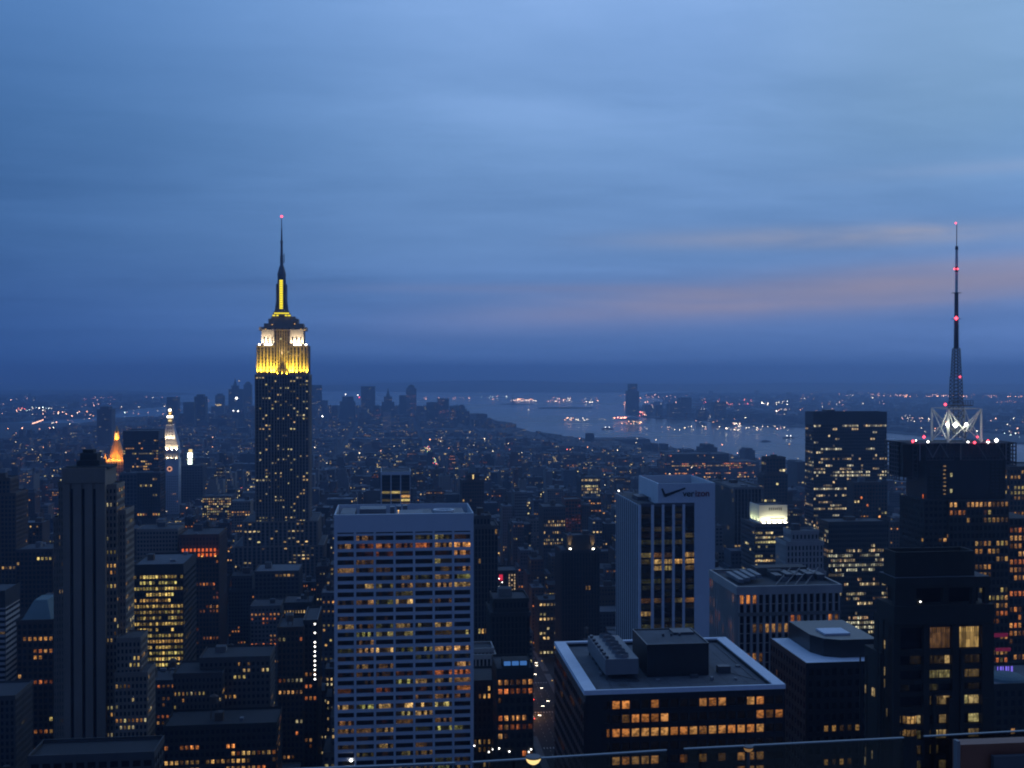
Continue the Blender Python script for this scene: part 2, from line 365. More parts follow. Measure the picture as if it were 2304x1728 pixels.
def pane_obj(root, w_, h_, face, x, y, z, m_, col, name='window'):
    o = bpy.data.objects.new(name, pane_mesh(w_, h_, face, m_)); COL.objects.link(o); o.location = (x, y, z); put(o, root)
    if col: 
        k = max(col); o.color = (col[0]/k, col[1]/k, col[2]/k, k)
    return o
def pick_facade(face, a0, a1, c, z0, z1, nc, nf, pw, sh, lit, rowvar, pal, bri, r, wmb=None, root=None, pm='pane', gapz=.25, gapu=.1, rows=None, dark=True, stick=.55, budget=None):
    cw = (a1-a0)/nc; fh = (z1-z0)/nf
    ww, wh = cw-pw-gapu, fh-sh-gapz
    on = {}
    for i, j, col in lit_grid(nc, nf, lit, rowvar, pal, bri, r, rows, stick): on[i, j] = col
    for j in range(nf):
        for i in range(nc):
            col = on.get((i, j)); u = a0+(i+.5)*cw; z = z0+(j+.5)*fh
            if root is not None:
                if col is None and not dark: continue
                if budget is not None:
                    if budget[0] <= 0: continue
                    budget[0] -= 1
                x, y = (u, c) if face == 'n' else (c, u)
                pane_obj(root, ww, wh, face, x, y, z, pm if col else 'window_dark', col)
            elif col: win_quad(wmb, face, u-ww/2, u+ww/2, c, z-wh/2, z+wh/2, col)

# ------------------------------------------------------------------ rooftop things
def roof_kit(root, x0, x1, y0, y1, z, r, dens=1.0, big=False, tank=None):
    w_, d_ = x1-x0, y1-y0
    has = []
    if w_ < 7 or d_ < 7: return has
    bw, bd = min(w_*.45, r.uniform(4, 9)), min(d_*.45, r.uniform(4, 8)); bx, by = r.uniform(x0+1, x1-bw-1), r.uniform(y0+d_*.3, max(y0+d_*.3+.1, y1-bd-1)); bh = r.uniform(2.8, 5.5)
    m = MB(); m.box(bx, bx+bw, by, by+bd, z, z+bh, 0, 'b', top=1); m.build('bulkhead', [M[r.choice(['tan_brick','grey_concrete','brown_brick','pale_concrete'])], M['roof_gravel']], root); has.append('bulkhead')
    if (tank if tank is not None else r.random() < .38*dens):
        tx, ty = r.uniform(x0+3, x1-3), r.uniform(y0+2.5, y1-3); rr = r.uniform(1.6, 2.3); zz = z + r.uniform(2.5, 5)
        if abs(tx-bx-bw/2) < bw/2+rr and abs(ty-by-bd/2) < bd/2+rr: zz += bh
        m = MB()
        for sx in (-1, 1):
            for sy in (-1, 1): m.bar((tx+sx*rr*.7, ty+sy*rr*.7, z), (tx+sx*rr*.7, ty+sy*rr*.7, zz), .15)
        m.cyl(tx, ty, rr, zz, rr*.96, zz+3.6, 10); m.cyl(tx, ty, rr*1.08, zz+3.6, .1, zz+5.0, 10)
        m.build('water_tank', M['tank_wood'], root); has.append('tank')
    for _ in range(int(r.random()*3*dens)):
        a, b = r.uniform(1.5, 4), r.uniform(1.5, 4); ax, ay = r.uniform(x0+1, max(x0+1.1, x1-a-1)), r.uniform(y0+1, max(y0+1.1, y1-b-1))
        if ax+a > bx-.3 and ax < bx+bw+.3 and ay+b > by-.3 and ay < by+bd+.3: continue
        m = MB(); m.box(ax, ax+a, ay, ay+b, z+.02, z+r.uniform(1.2, 2.4), 0, 'b'); m.build('air_handler', M['plant_metal'], root)
        has.append('unit')
    return has
def parapet(m, x0, x1, y0, y1, z, h, t, mi):
    m.box(x0, x1, y0, y0+t, z, z+h, mi, 'b'); m.box(x0, x1, y1-t, y1, z, z+h, mi, 'b')
    m.box(x0, x0+t, y0+t, y1-t, z, z+h, mi, 'bns'); m.box(x1-t, x1, y0+t, y1-t, z, z+h, mi, 'bns')

# ------------------------------------------------------------------ floodlights
def lamp(root, kind, loc, target, power, col, size=.4, cone=120, name='floodlight', blend=.8):
    d = bpy.data.lights.new(name, kind); d.energy = power; d.color = col
    if kind == 'SPOT': d.spot_size = R(cone); d.spot_blend = blend; d.shadow_soft_size = size
    elif kind == 'POINT': d.shadow_soft_size = size
    else: d.size = size
    o = bpy.data.objects.new(name, d); COL.objects.link(o); o.location = loc
    o.rotation_euler = (Vector(target)-Vector(loc)).to_track_quat('-Z', 'Y').to_euler()
    if root is not None: put(o, root)
    return o

HERO = []        # (x0,x1,y0,y1) footprints
VIS = []         # (px0,px1,pybottom,Y)
LAND = []        # (short name, px, py, Y)

def tower(name, label, tiers, short=None, wall='limestone', wall2=None, roof='roof_gravel', core='dark_glass', cw=3.0, fh=3.8, pw=1.2, sh=1.4, pp=.45, sp_=.3,
          lit=.12, rv=.6, pal=WARM, bri=.8, blank=1.2, side=None, parts=False, pm='pane', vis=None, cat='office tower', group=None, kit=True, rows=None,
          seed=0, par=1.1, zlow=None, sidelit=None, budget=None, ends=None, extra=None, dark=True, tank=None):
    """tiers, highest first: (px0, px1, pytop, Y, depth) read off the photograph and placed at its real distance"""
    r = random.Random(name + label + str(seed)); B = []
    for t in tiers:
        p0, p1, pt, Y, dep = t[:5]; a, b = at(p0, pt, Y), at(p1, pt, Y); B.append([a.x, b.x, Y, Y+dep, (a.z+b.z)/2])
    cxm = (B[0][0]+B[0][1])/2; root = empty(name, (cxm, B[0][2], 0)); tag(root, label, cat, group)
    mb, wm, rm = MB(), MB(), MB()
    for k, (x0, x1, y0, y1, z) in enumerate(B):
        op = tiers[k][5] if len(tiers[k]) > 5 else {}
        zb = op.get('zb', B[k+1][4]-.5 if k+1 < len(B) else 0.0)
        HERO.append((x0-2, x1+2, y0-2, y1+2))
        zl = zb
        if zb <= 0:
            zl = max(0.0, at((tiers[k][0]+tiers[k][1])/2, min(1790, (vis or 1790)+25), tiers[k][3]).z)
            if zlow is not None: zl = zlow
        zt = z-blank
        nf = max(1, int((zt-zl)/fh)); zl2 = zt-nf*fh; nc = op.get('nc') or max(1, round((x1-x0)/cw))
        if op.get('plain'):
            mb.box(x0, x1, y0, y1, zb, z, 1, 'b', top=2); parapet(mb, x0-.1, x1+.1, y0-.1, y1+.1, z, par, .4, 1); continue
        mb.box(x0, x1, y0, y1, zb, z, 0, 'b', top=2)
        # blank head wall, and plain wall under the modelled floors
        mb.box(x0-pp-.02, x1+pp+.02, y0-pp-.02, y0-.001, zt, z+par, 1, 's'); 
        mb.box(x0-pp-.02, x0-.001, y0, y1, zt, z+par, 1, 'w'); mb.box(x1+.001, x1+pp+.02, y0, y1, zt, z+par, 1, 'e'); mb.box(x0-pp-.02, x1+pp+.02, y1+.001, y1+pp, zt, z+par, 1, 'n')
        if zl2 > zb+.5: mb.box(x0-pp, x1+pp, y0-pp, y1+.01, zb, zl2, 1, 'b')
        frames(mb, 'n', x0, x1, y0, zl2, zt, nc, nf, pw, sh, pp, sp_, 1, 3, ends)
        sd = side or ('w' if (x0+x1)/2 < 0 else 'e')
        cs = x1 if sd == 'w' else x0; ns = max(1, round((y1-y0)/cw))
        frames(mb, sd, y0, y1, cs, zl2, zt, ns, nf, pw, sh, pp, sp_, 1, 3, ends)
        rr = {nf-1-a: b for a, b in rows.items()} if rows and k == len(B)-1 else None
        pick_facade('n', x0, x1, y0, zl2, zt, nc, nf, pw, sh, op.get('lit', lit), rv, pal, bri, r, wm, root if parts else None, pm, rows=rr, budget=budget, dark=dark)
        pick_facade(sd, y0, y1, cs, zl2, zt, ns, nf, pw, sh, (lit*.7 if sidelit is None else sidelit), rv, pal, bri*.8, r, wm, rows=None)
    mb.build('facade', [M[core], M[wall], M[roof], M[wall2 or wall]], root)
    o = wm.build('window_lights', M['window_light'], root)
    if o: o['kind'] = 'stuff'
    x0, x1, y0, y1, z = B[0]
    if kit: roof_kit(root, x0+1, x1-1, y0+1, y1-1, z, r, tank=tank)
    p0, p1, pt, Y, dep = tiers[-1][:5]
    pv = vis or 1790
    VIS.append((min(t[0] for t in tiers), max(t[1] for t in tiers), pv, Y))
    if short: LAND.append((short, (tiers[0][0]+tiers[0][1])/2, min(1650, (tiers[0][2]+min(pv, 1728))/2), tiers[0][3]))
    return root, B
#@@PART2
def simple(name, label, tiers, short=None, wall='grey_concrete', roof='roof_gravel', lit=.05, bri=1.0, pal=PALE, cw=6.0, fh=5.0, vis=None, cat='tower', group=None, seed=0, crown=None):
    r = random.Random(name + label + str(seed)); B = []
    for (p0, p1, pt, Y, dep) in tiers:
        a, b = at(p0, pt, Y), at(p1, pt, Y); B.append((a.x, b.x, Y, Y+dep, (a.z+b.z)/2))
    root = empty(name, ((B[0][0]+B[0][1])/2, B[0][2], 0)); tag(root, label, cat, group); m, wm = MB(), MB()
    for k, (x0, x1, y0, y1, z) in enumerate(B):
        HERO.append((x0-2, x1+2, y0-2, y1+2)); zb = B[k+1][4]-.5 if k+1 < len(B) else 0
        m.box(x0, x1, y0, y1, zb, z, 0, 'b', top=1); parapet(m, x0-.2, x1+.2, y0-.2, y1+.2, z, 1.2, .5, 0)
        zl = max(zb, 4); nf = max(1, int((z-3-zl)/fh)); nc = max(1, round((x1-x0)/cw)); cwd = (x1-x0)/nc
        for i, j, c in lit_grid(nc, nf, lit, .7, pal, bri, r):
            u = x0+(i+.5)*cwd; zz = z-3-(nf-j-.5)*fh; win_quad(wm, 'n', u-cwd*.28, u+cwd*.28, y0, zz-fh*.2, zz+fh*.2, c, .3)
    x0, x1, y0, y1, z = B[0]
    if crown == 'pyramid': m.frustum((x0, x1, y0, y1), ((x0+x1)/2-.5, (x0+x1)/2+.5, (y0+y1)/2-.5, (y0+y1)/2+.5), z, z+(x1-x0)*.8, 0)
    if crown == 'dome':
        rr = (x1-x0)*.42
        for k in range(4): m.cyl((x0+x1)/2, (y0+y1)/2, rr*math.cos(k*.35), z+rr*math.sin(k*.35), rr*math.cos((k+1)*.35), z+rr*math.sin((k+1)*.35), 12, 0)
    if crown == 'spire': m.cyl((x0+x1)/2, (y0+y1)/2, (x1-x0)*.3, z, (x1-x0)*.16, z+(x1-x0)*.5, 8); m.cyl((x0+x1)/2, (y0+y1)/2, (x1-x0)*.15, z+(x1-x0)*.5, .3, z+(x1-x0)*1.1, 8)
    if crown == 'step': m.box(x0+(x1-x0)*.2, x1-(x1-x0)*.2, y0+3, y1-3, z, z+(x1-x0)*.22, 0, 'b')
    m.build('walls', [M[wall], M[roof]], root); o = wm.build('window_lights', M['window_light'], root)
    if o: o['kind'] = 'stuff'
    VIS.append((min(t[0] for t in tiers), max(t[1] for t in tiers), vis or tiers[-1][2]+40, tiers[-1][3]))
    if short: LAND.append((short, (tiers[0][0]+tiers[0][1])/2, tiers[0][2]+15, tiers[0][3]))
    return root, B

# ================================================================== LAND AND WATER
SEA = -12.0
m = MB(); m.quad((-42000,-3000,SEA),(42000,-3000,SEA),(42000,42000,SEA),(-42000,42000,SEA))
wm_ = bpy.data.materials.new('water'); wm_.use_nodes = True; nt = wm_.node_tree; nt.nodes.clear(); q = NT(nt)
geo = q.n('ShaderNodeNewGeometry'); n1 = q.n('ShaderNodeTexNoise', i_Vector=geo.outputs['Position'], i_Scale=.02, i_Detail=6.0, i_Roughness=.7)
bp = q.n('ShaderNodeBump', i_Strength=.18, i_Distance=5.0, i_Height=n1.outputs[0])
n2 = q.n('ShaderNodeTexNoise', i_Vector=geo.outputs['Position'], i_Scale=.0009, i_Detail=4.0)
rg = q.mapr(n2.outputs[0], .35, .65, .16, .30)
p = q.n('ShaderNodeBsdfPrincipled', i_Roughness=rg, i_Normal=bp.outputs[0]); p.inputs['Base Color'].default_value = (.015, .03, .04, 1); p.inputs['IOR'].default_value = 1.333; p.inputs['Specular IOR Level'].default_value = .6
q.l(p.outputs[0], q.n('ShaderNodeOutputMaterial').inputs[0])
tag(m.build('water', wm_), kind='structure')
MANH = [(-1450,-1500),(-1450,2500),(-2150,3600),(-2900,5000),(-2800,5700),(-2000,5980),(-1560,5900),(-1350,6050),(-1200,6300),(-900,6800),(-470,7180),(-200,7180),(250,6850),(480,6300),(520,5500),(600,4900),(745,4225),(880,3900),(1050,3350),(1256,2860),(1400,2400),(1520,1900),(1600,1200),(1650,-1500)]
def land(name, pts, z, mt, label=None):
    m = MB(); m.prism(pts, SEA-3, z, 0); o = m.build(name, M[mt]); tag(o, kind='structure'); return o
land('island_ground', MANH, 0.0, 'city_ground')
NJ = [(2600,800),(2450,3800),(2150,5150),(1900,5450),(1700,6200),(1560,6450),(1500,6800),(1560,7250),(1900,7500),(1700,7900),(2000,8700),(2300,9500),(2700,10500),(2900,12500),(3300,14000),(4300,15200),(9000,16500),(30000,17500),(36000,9000),(36000,800)]
land('far_shore_ground', NJ, -8.0, 'land')
BK = [(-30000,2000),(-2950,5600),(-2800,6050),(-2150,6330),(-1800,6900),(-1950,8000),(-1750,9600),(-2100,11000),(-2700,12500),(-2500,14500),(-4200,17500),(-30000,20000)]
land('eastern_shore_ground', BK, -8.0, 'land')
SI = [(1000,15000),(2600,14700),(4200,15800),(9000,17200),(30000,18300),(30000,38000),(-1500,38000),(-2200,19000),(-1200,16500)]
land('southern_shore_ground', SI, -8.0, 'land')
land('harbour_island', [(930,9350),(1010,9280),(1180,9330),(1230,9480),(1100,9580),(960,9520)], -9.0, 'park_ground')
land('ferry_island', [(1120,8250),(1500,8200),(1560,8420),(1380,8560),(1130,8480)], -9.0, 'park_ground')
land('round_island', [(-1500,8000),(-900,7900),(-700,8300),(-1000,8900),(-1500,8700)], -9.0, 'park_ground')
# hills on the southern shore: a real ridge
m = MB(); rr = random.Random(4); N_ = 46; prev = None
for k in range(N_+1):
    t = k/N_; x = -1800 + t*26000; y = 17500 + 900*math.sin(t*5)
    h = 25 + 100*math.exp(-((t-.12)/.09)**2) + 45*math.exp(-((t-.33)/.12)**2) + 60*math.exp(-((t-.8)/.3)**2) + rr.uniform(-6, 6)
    cur = [(x, y-1500, -8.5), (x, y-500, h*.6), (x, y, h), (x, y+900, h*.8), (x, y+3000, -8.5)]
    if prev:
        for a in range(4): m.quad(prev[a], cur[a], cur[a+1], prev[a+1])
    prev = cur
tag(m.build('hills', M['hill_land']), kind='structure')

# the avenue that shows between the towers, its side streets and markings
AV0, AV1 = 104.0, 132.0
m = MB(); m.box(AV0, AV1, 60, 3400, -.5, .02, 0, 'b'); tag(m.build('road', M['asphalt']), kind='structure')
m = MB()
for k in range(40):
    y = 60+k*80.5; m.quad((-1300,y,.014),(AV0-.01,y,.014),(AV0-.01,y+10,.014),(-1300,y+10,.014)); m.quad((AV1+.01,y,.014),(1300,y,.014),(1300,y+10,.014),(AV1+.01,y+10,.014))
tag(m.build('side_road', M['asphalt']), kind='structure')
m = MB()
for k in range(40):
    y = 70+k*80.5
    m.box(AV0-5, AV0, y, y+70.5, 0, .15, 0, 'b'); m.box(AV1, AV1+5, y, y+70.5, 0, .15, 0, 'b')
tag(m.build('pavement', M['pavement']), kind='structure')
m = MB()
for k in range(24):
    y = 600+k*80.5
    for i in range(8):
        for lx in range(1, 5):
            x = AV0+lx*28/5; m.quad((x-.1,y+12+i*8.4,.026),(x+.1,y+12+i*8.4,.026),(x+.1,y+15+i*8.4,.026),(x-.1,y+15+i*8.4,.026))
    for i in range(12): x = AV0+1.5+i*2.2; m.quad((x,y-3.5,.026),(x+.7,y-3.5,.026),(x+.7,y-.5,.026),(x,y-.5,.026))
tag(m.build('road_markings', M['painted_line']), kind='structure')

# ================================================================== OBSERVATION TERRACE GLASS
deck = empty('viewing_terrace', (0, 4, EYE-5)); tag(deck, 'stone terrace below the viewpoint carrying the glass safety panels', 'terrace')
m = MB(); m.box(-16, 16, 3.0, 9.6, EYE-5.4, EYE-5.0); m.build('floor_slab', M['pale_stone'], deck)
m = MB(); m.box(-16, 16, 9.05, 9.6, EYE-4.995, EYE-4.2); m.build('kerb_wall', M['pale_stone'], deck)
m = MB(); m.box(-62, 48, -42, 9.5, 0, EYE-5.42, 0, 'b'); m.build('tower_body', M['limestone'], deck)
gm = bpy.data.materials.new('rail_glass'); gm.use_nodes = True; nt = gm.node_tree; nt.nodes.clear(); q = NT(nt)
t_ = q.n('ShaderNodeBsdfTransparent'); t_.inputs[0].default_value = (.62,.66,.68,1); g_ = q.n('ShaderNodeBsdfGlossy', i_Roughness=.02); g_.inputs[0].default_value = (.9,.9,.9,1)
fr = q.n('ShaderNodeFresnel', i_IOR=1.45); mx = q.n('ShaderNodeMixShader'); q.l(fr.outputs[0], mx.inputs[0]); q.l(t_.outputs[0], mx.inputs[1]); q.l(g_.outputs[0], mx.inputs[2])
q.l(mx.outputs[0], q.n('ShaderNodeOutputMaterial').inputs[0]); M['rail_glass'] = gm
em_ = mat('glass_edge', (.15,.19,.22), rough=.3, var=.05)
def panel(xa, ya, xb, yb, Y, label):
    a, b = at(xa, ya, Y), at(xb, yb, Y+.0); za, zb = a.z, b.z
    root = empty('glass_panel', (a.x, Y, EYE-4.2)); tag(root, label, 'glass panel', 'glass safety panels along the terrace edge')
    t = .012; m = MB(); n = 0
    m.v = [(a.x,Y-t,EYE-4.19),(b.x,Y-t,EYE-4.19),(b.x,Y-t,zb),(a.x,Y-t,za),(a.x,Y+t,EYE-4.19),(b.x,Y+t,EYE-4.19),(b.x,Y+t,zb),(a.x,Y+t,za)]
    m.f = [(0,1,2,3),(5,4,7,6)]; m.m = [0,0]; m.c = [None]*2; m.build('pane', gm, root)
    m = MB(); e = .006
    m.v = [(a.x,Y-t-.002,za-e),(b.x,Y-t-.002,zb-e),(b.x,Y-t-.002,zb+.003),(a.x,Y-t-.002,za+.003),(a.x,Y+t+.002,za-e),(b.x,Y+t+.002,zb-e),(b.x,Y+t+.002,zb+.003),(a.x,Y+t+.002,za+.003)]
    m.f = [(0,1,2,3),(5,4,7,6),(3,2,6,7),(1,5,6,2),(0,3,7,4)]; m.m = [0]*5; m.c = [None]*5; m.build('top_edge', em_, root)
    for u in (.12, .88):
        x = a.x+(b.x-a.x)*u; m = MB(); m.box(x-.05, x+.05, Y-.05, Y-t-.004, EYE-4.19, EYE-3.98); m.build('clamp', M['steel_dark'], root)
panel(560, 1734, 1024, 1716, 9.3, 'glass safety panel whose top edge leaves the frame at the bottom')
panel(1062, 1714.5, 1500, 1687.5, 9.3, 'glass safety panel in front of the bowl-shaped lamp reflection and the avenue')
panel(1539, 1684.5, 2033, 1659.5, 9.3, 'glass safety panel in front of the black granite office block')
panel(2079, 1656.5, 2560, 1630, 9.3, 'glass safety panel before the dark terraced tower and reflected red stone')
emit('bowl_reflection_dim', (1,.55,.22), .22)
def bowl(px, py, wpx, Y, label, k=1):  # emissive bowls stand in for lamp reflections in the glass
    c = at(px, py, Y); r_ = wpx/F*Y/2; root = empty('lamp_or_reflection', (c.x, Y, EYE-5)); tag(root, label, 'lamp', 'lamp reflections in the terrace glass')
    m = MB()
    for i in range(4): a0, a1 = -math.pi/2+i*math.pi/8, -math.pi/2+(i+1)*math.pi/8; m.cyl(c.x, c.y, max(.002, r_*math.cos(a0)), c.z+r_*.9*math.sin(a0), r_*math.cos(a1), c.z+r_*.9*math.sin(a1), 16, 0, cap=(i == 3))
    m.build('reflection_bowl', M['lamp_or_reflection' if wpx > 30 else 'bowl_reflection_dim'], root); m = MB(); m.cyl(c.x, c.y, r_*1.04, c.z+.001, r_*1.04, c.z+.012, 16); m.build('rim', M['steel_dark'], root)
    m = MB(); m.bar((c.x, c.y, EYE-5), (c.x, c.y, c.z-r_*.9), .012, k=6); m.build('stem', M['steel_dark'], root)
bowl(1200, 1705, 34, 8.6, 'glowing bowl for a lamp reflection low behind the glass, in line with the avenue')
bowl(1684, 1682, 22, 8.6, 'smaller dim bowl standing in for a reflection at the glass edge before the black block')
a, b = at(2162, 1676, 8.9), at(2420, 1668, 8.9)
pier = empty('reflected_pier', (a.x, 8.9, EYE-5)); tag(pier, 'red granite terrace pier with dull blue panel behind the last glass panel', 'pier')  # solid block in place of reddish stone reflected in the glass
m = MB(); m.box(a.x, b.x+.6, 8.9, 9.04, EYE-5, a.z); m.build('granite_block', M['red_stone_reflection'], pier)
c = at(2235, 1702, 8.85); m = MB(); m.box(c.x, b.x+.5, 8.84, 8.89, EYE-4.9, c.z); m.build('panel', M['blue_grey_panel'], pier)
c = at(2157, 1668, 8.8); m = MB(); m.box(c.x-.014, c.x+.014, 8.8, 8.86, EYE-5, c.z); m.build('post', M['plant_metal'], pier)

# ================================================================== WHITE GRIDDED TOWER (centre)
def grace():
    Y = 530.0; r = random.Random(3)
    a, b = at(754, 1158, Y), at(1063, 1154, Y); x0, x1, z = a.x, b.x, (a.z+b.z)/2; dep = 40.0
    root = empty('office_tower', ((x0+x1)/2, Y, 0)); tag(root, 'white travertine slab tower with wide gridded window bays, many lit', 'office tower')
    HERO.append((x0-3, x1+3, Y-4, Y+dep+3)); VIS.append((748, 1068, 1790, Y)); LAND.append(('white gridded tower', 905, 1500, Y))
    fh = 3.84; ztop = z-9.4; nf = 33; zl = ztop-nf*fh
    m = MB(); m.box(x0, x1, Y, Y+dep, 0, z-5.2, 0, 'b', top=1); m.build('core', [M['black_glass'], M['roof_tar']], root)
    m = MB()
    m.box(x0-.5, x1+.5, Y-1.0, Y-.001, ztop+.9, z, 0); m.box(x0-.5, x1+.5, Y+dep+.001, Y+dep+.6, zl, z, 0)
    m.box(x0-.5, x0-.001, Y, Y+dep, zl, z, 0, 'ns'); m.box(x1+.001, x1+.5, Y, Y+dep, zl, z, 0, 'ns')
    m.box(x0, x1, Y, Y+.6, z-5.2, z, 0, 'b')
    m.build('head_wall', M['white_travertine'], root)
    m = MB(); m.frustum((x0-.5, x1+.5, Y-16, Y+dep+16), (x0-.5, x1+.5, Y-1.0, Y+dep+.6), 0, zl); m.build('sloping_base', M['white_travertine'], root)
    pm_ = None; nb = 7; bw = (x1-x0)/nb
    for i in range(nb+1):
        m = MB(); w2 = .55 if 0 < i < nb else .8; xc = x0+i*bw + (0 if 0 < i < nb else (.3 if i == 0 else -.3))
        m.box(xc-w2, xc+w2, Y-1.05, Y-.002, zl, ztop+.88, 0); m.build('pier', M['white_travertine'], root)
    sp = None
    for j in range(nf+1):
        zz = ztop-j*fh
        o = None
        if j == 0: m = MB(); m.box(x0, x1, Y-.8, Y-.003, zz-.75, zz-.05+.3, 0); m.build('spandrel', M['white_travertine'], root); continue
        if sp is None:
            m = MB(); m.box(x0, x1, Y-.8, Y-.003, zz-.76, zz+.76, 0); sp = m.build('spandrel', M['white_travertine'], None, ((x0+x1)/2, Y, zz)); put(sp, root)
        else:
            c = sp.copy(); COL.objects.link(c); c.parent = root; c.location = (0, 0, zz)
    T = {1:(0,.6,0,0,.3,.6,.2),2:(.9,.5,.7,.5,.8,.7,1.2),3:(.1,.1,.4,.1,0,.1,1.3),4:(.1,.3,0,0,0,.7,.1),5:(.7,.3,.3,0,0,.3,.7),6:(0,0,.1,.5,.2,.5,.5),7:(0,.7,.5,.6,1.1,.8,.7),8:(0,.1,.1,.4,0,0,0),
         9:(.2,.8,.4,1.2,.3,.4,.1),10:(0,)*7,11:(.2,.1,.2,0,0,0,0),12:(.7,.3,.4,.5,.6,.8,0),13:(.1,.7,.9,.7,0,.3,.8),14:(0,.5,0,0,0,0,0),15:(.2,.8,1.3,.5,.5,.8,1.3),16:(.1,.1,0,0,.3,.2,.1),
         17:(.1,.5,.4,0,0,0,.9),18:(.1,.3,.2,.3,.2,.8,.8),19:(0,.2,0,.9,.6,.5,.5),20:(.3,.1,.6,.1,.2,.2,.7),21:(0,0,0,.1,.5,.5,.4),22:(.8,.8,.8,1.2,1.1,1.2,0),23:(0,0,0,.7,.8,0,0),
         24:(.7,0,.1,.4,0,.4,0),25:(.5,.6,.8,0,.2,.9,.6),26:(0,.1,.1,0,0,0,.1),27:(.2,.1,.5,0,.4,0,0),28:(0,.3,.2,.4,.4,0,0),29:(.1,.1,0,0,0,.2,.2),30:(0,.4,.6,.6,.6,.7,.5)}
    for j in range(1, nf):
        t = T.get(j+1-1, None) or tuple(r.choice((0,0,.2,.6,.9)) for _ in range(7))
        pal = ORANGE if j in (2, 3, 18, 20, 21, 24) else MIXED
        for i in range(7):
            v = t[i]; zc = ztop-(j-.5)*fh-.0
            c = r.choice(pal) if v > 0 else (1,.6,.3)
            k = .82*v**2.0+.002
            pane_obj(root, bw-1.25, fh-1.6, 'n', x0+(i+.5)*bw, Y-.004, zc, 'bay_pane', (c[0]*k, c[1]*k, c[2]*k))
    # louvre strip under the head wall
    zr = z-5.2
    m = MB(); m.cyl(x1-13, Y+20, 5.4, zr, 5.4, zr+4.6, 20, cap=False); m.cyl(x1-13, Y+20, 5.4, zr+4.6, 4.2, zr+4.6, 20, cap=False); m.cyl(x1-13, Y+20, 4.2, zr+4.6, 3.6, zr+2.0, 20); m.build('cooling_fan_ring', M['steel_white'], root)
    m = MB(); m.box(x1-26, x1-19, Y+8, Y+30, zr, zr+3.8, 0, 'b'); m.build('fan_housing', M['steel_dark'], root)
    m = MB(); m.box(x0+11, x0+24, Y+18, Y+32, zr, zr+5.4, 0, 'b'); m.build('plant_room', M['plant_metal'], root)
    m = MB(); m.box(x0+29, x0+42, Y+3, Y+18, zr, zr+4.9, 0, 'b'); m.build('plant_room', M['plant_metal'], root)
    m = MB(); m.box(x0+2, x0+9, Y+10, Y+34, zr, zr+4.2, 0, 'b'); m.build('air_handler', M['steel_dark'], root)
    for k in range(3): m = MB(); m.box(x0+26+k*3.2, x0+28.2+k*3.2, Y+24, Y+30, zr, zr+5.6+k*.3, 0, 'b'); m.build('air_handler', M['plant_metal'], root)
    m = MB(); m.box(x1-9, x1-3, Y+6, Y+34, zr, zr+3.6, 0, 'b'); m.build('air_handler', M['steel_dark'], root)
    m = MB(); m.bar((x0+30, Y+1.2, z), (x0+30, Y+1.2, z+1.2), .08); m.ball((x0+30, Y+1.2, z+1.4), .35); m.build('roof_lamp', M['amber_lamp'], root)
    c = at(790, 1711, Y-1.3); m = MB(); m.ball(c, .75); m.build('wall_lamp', M['white_lamp'], root)
grace()

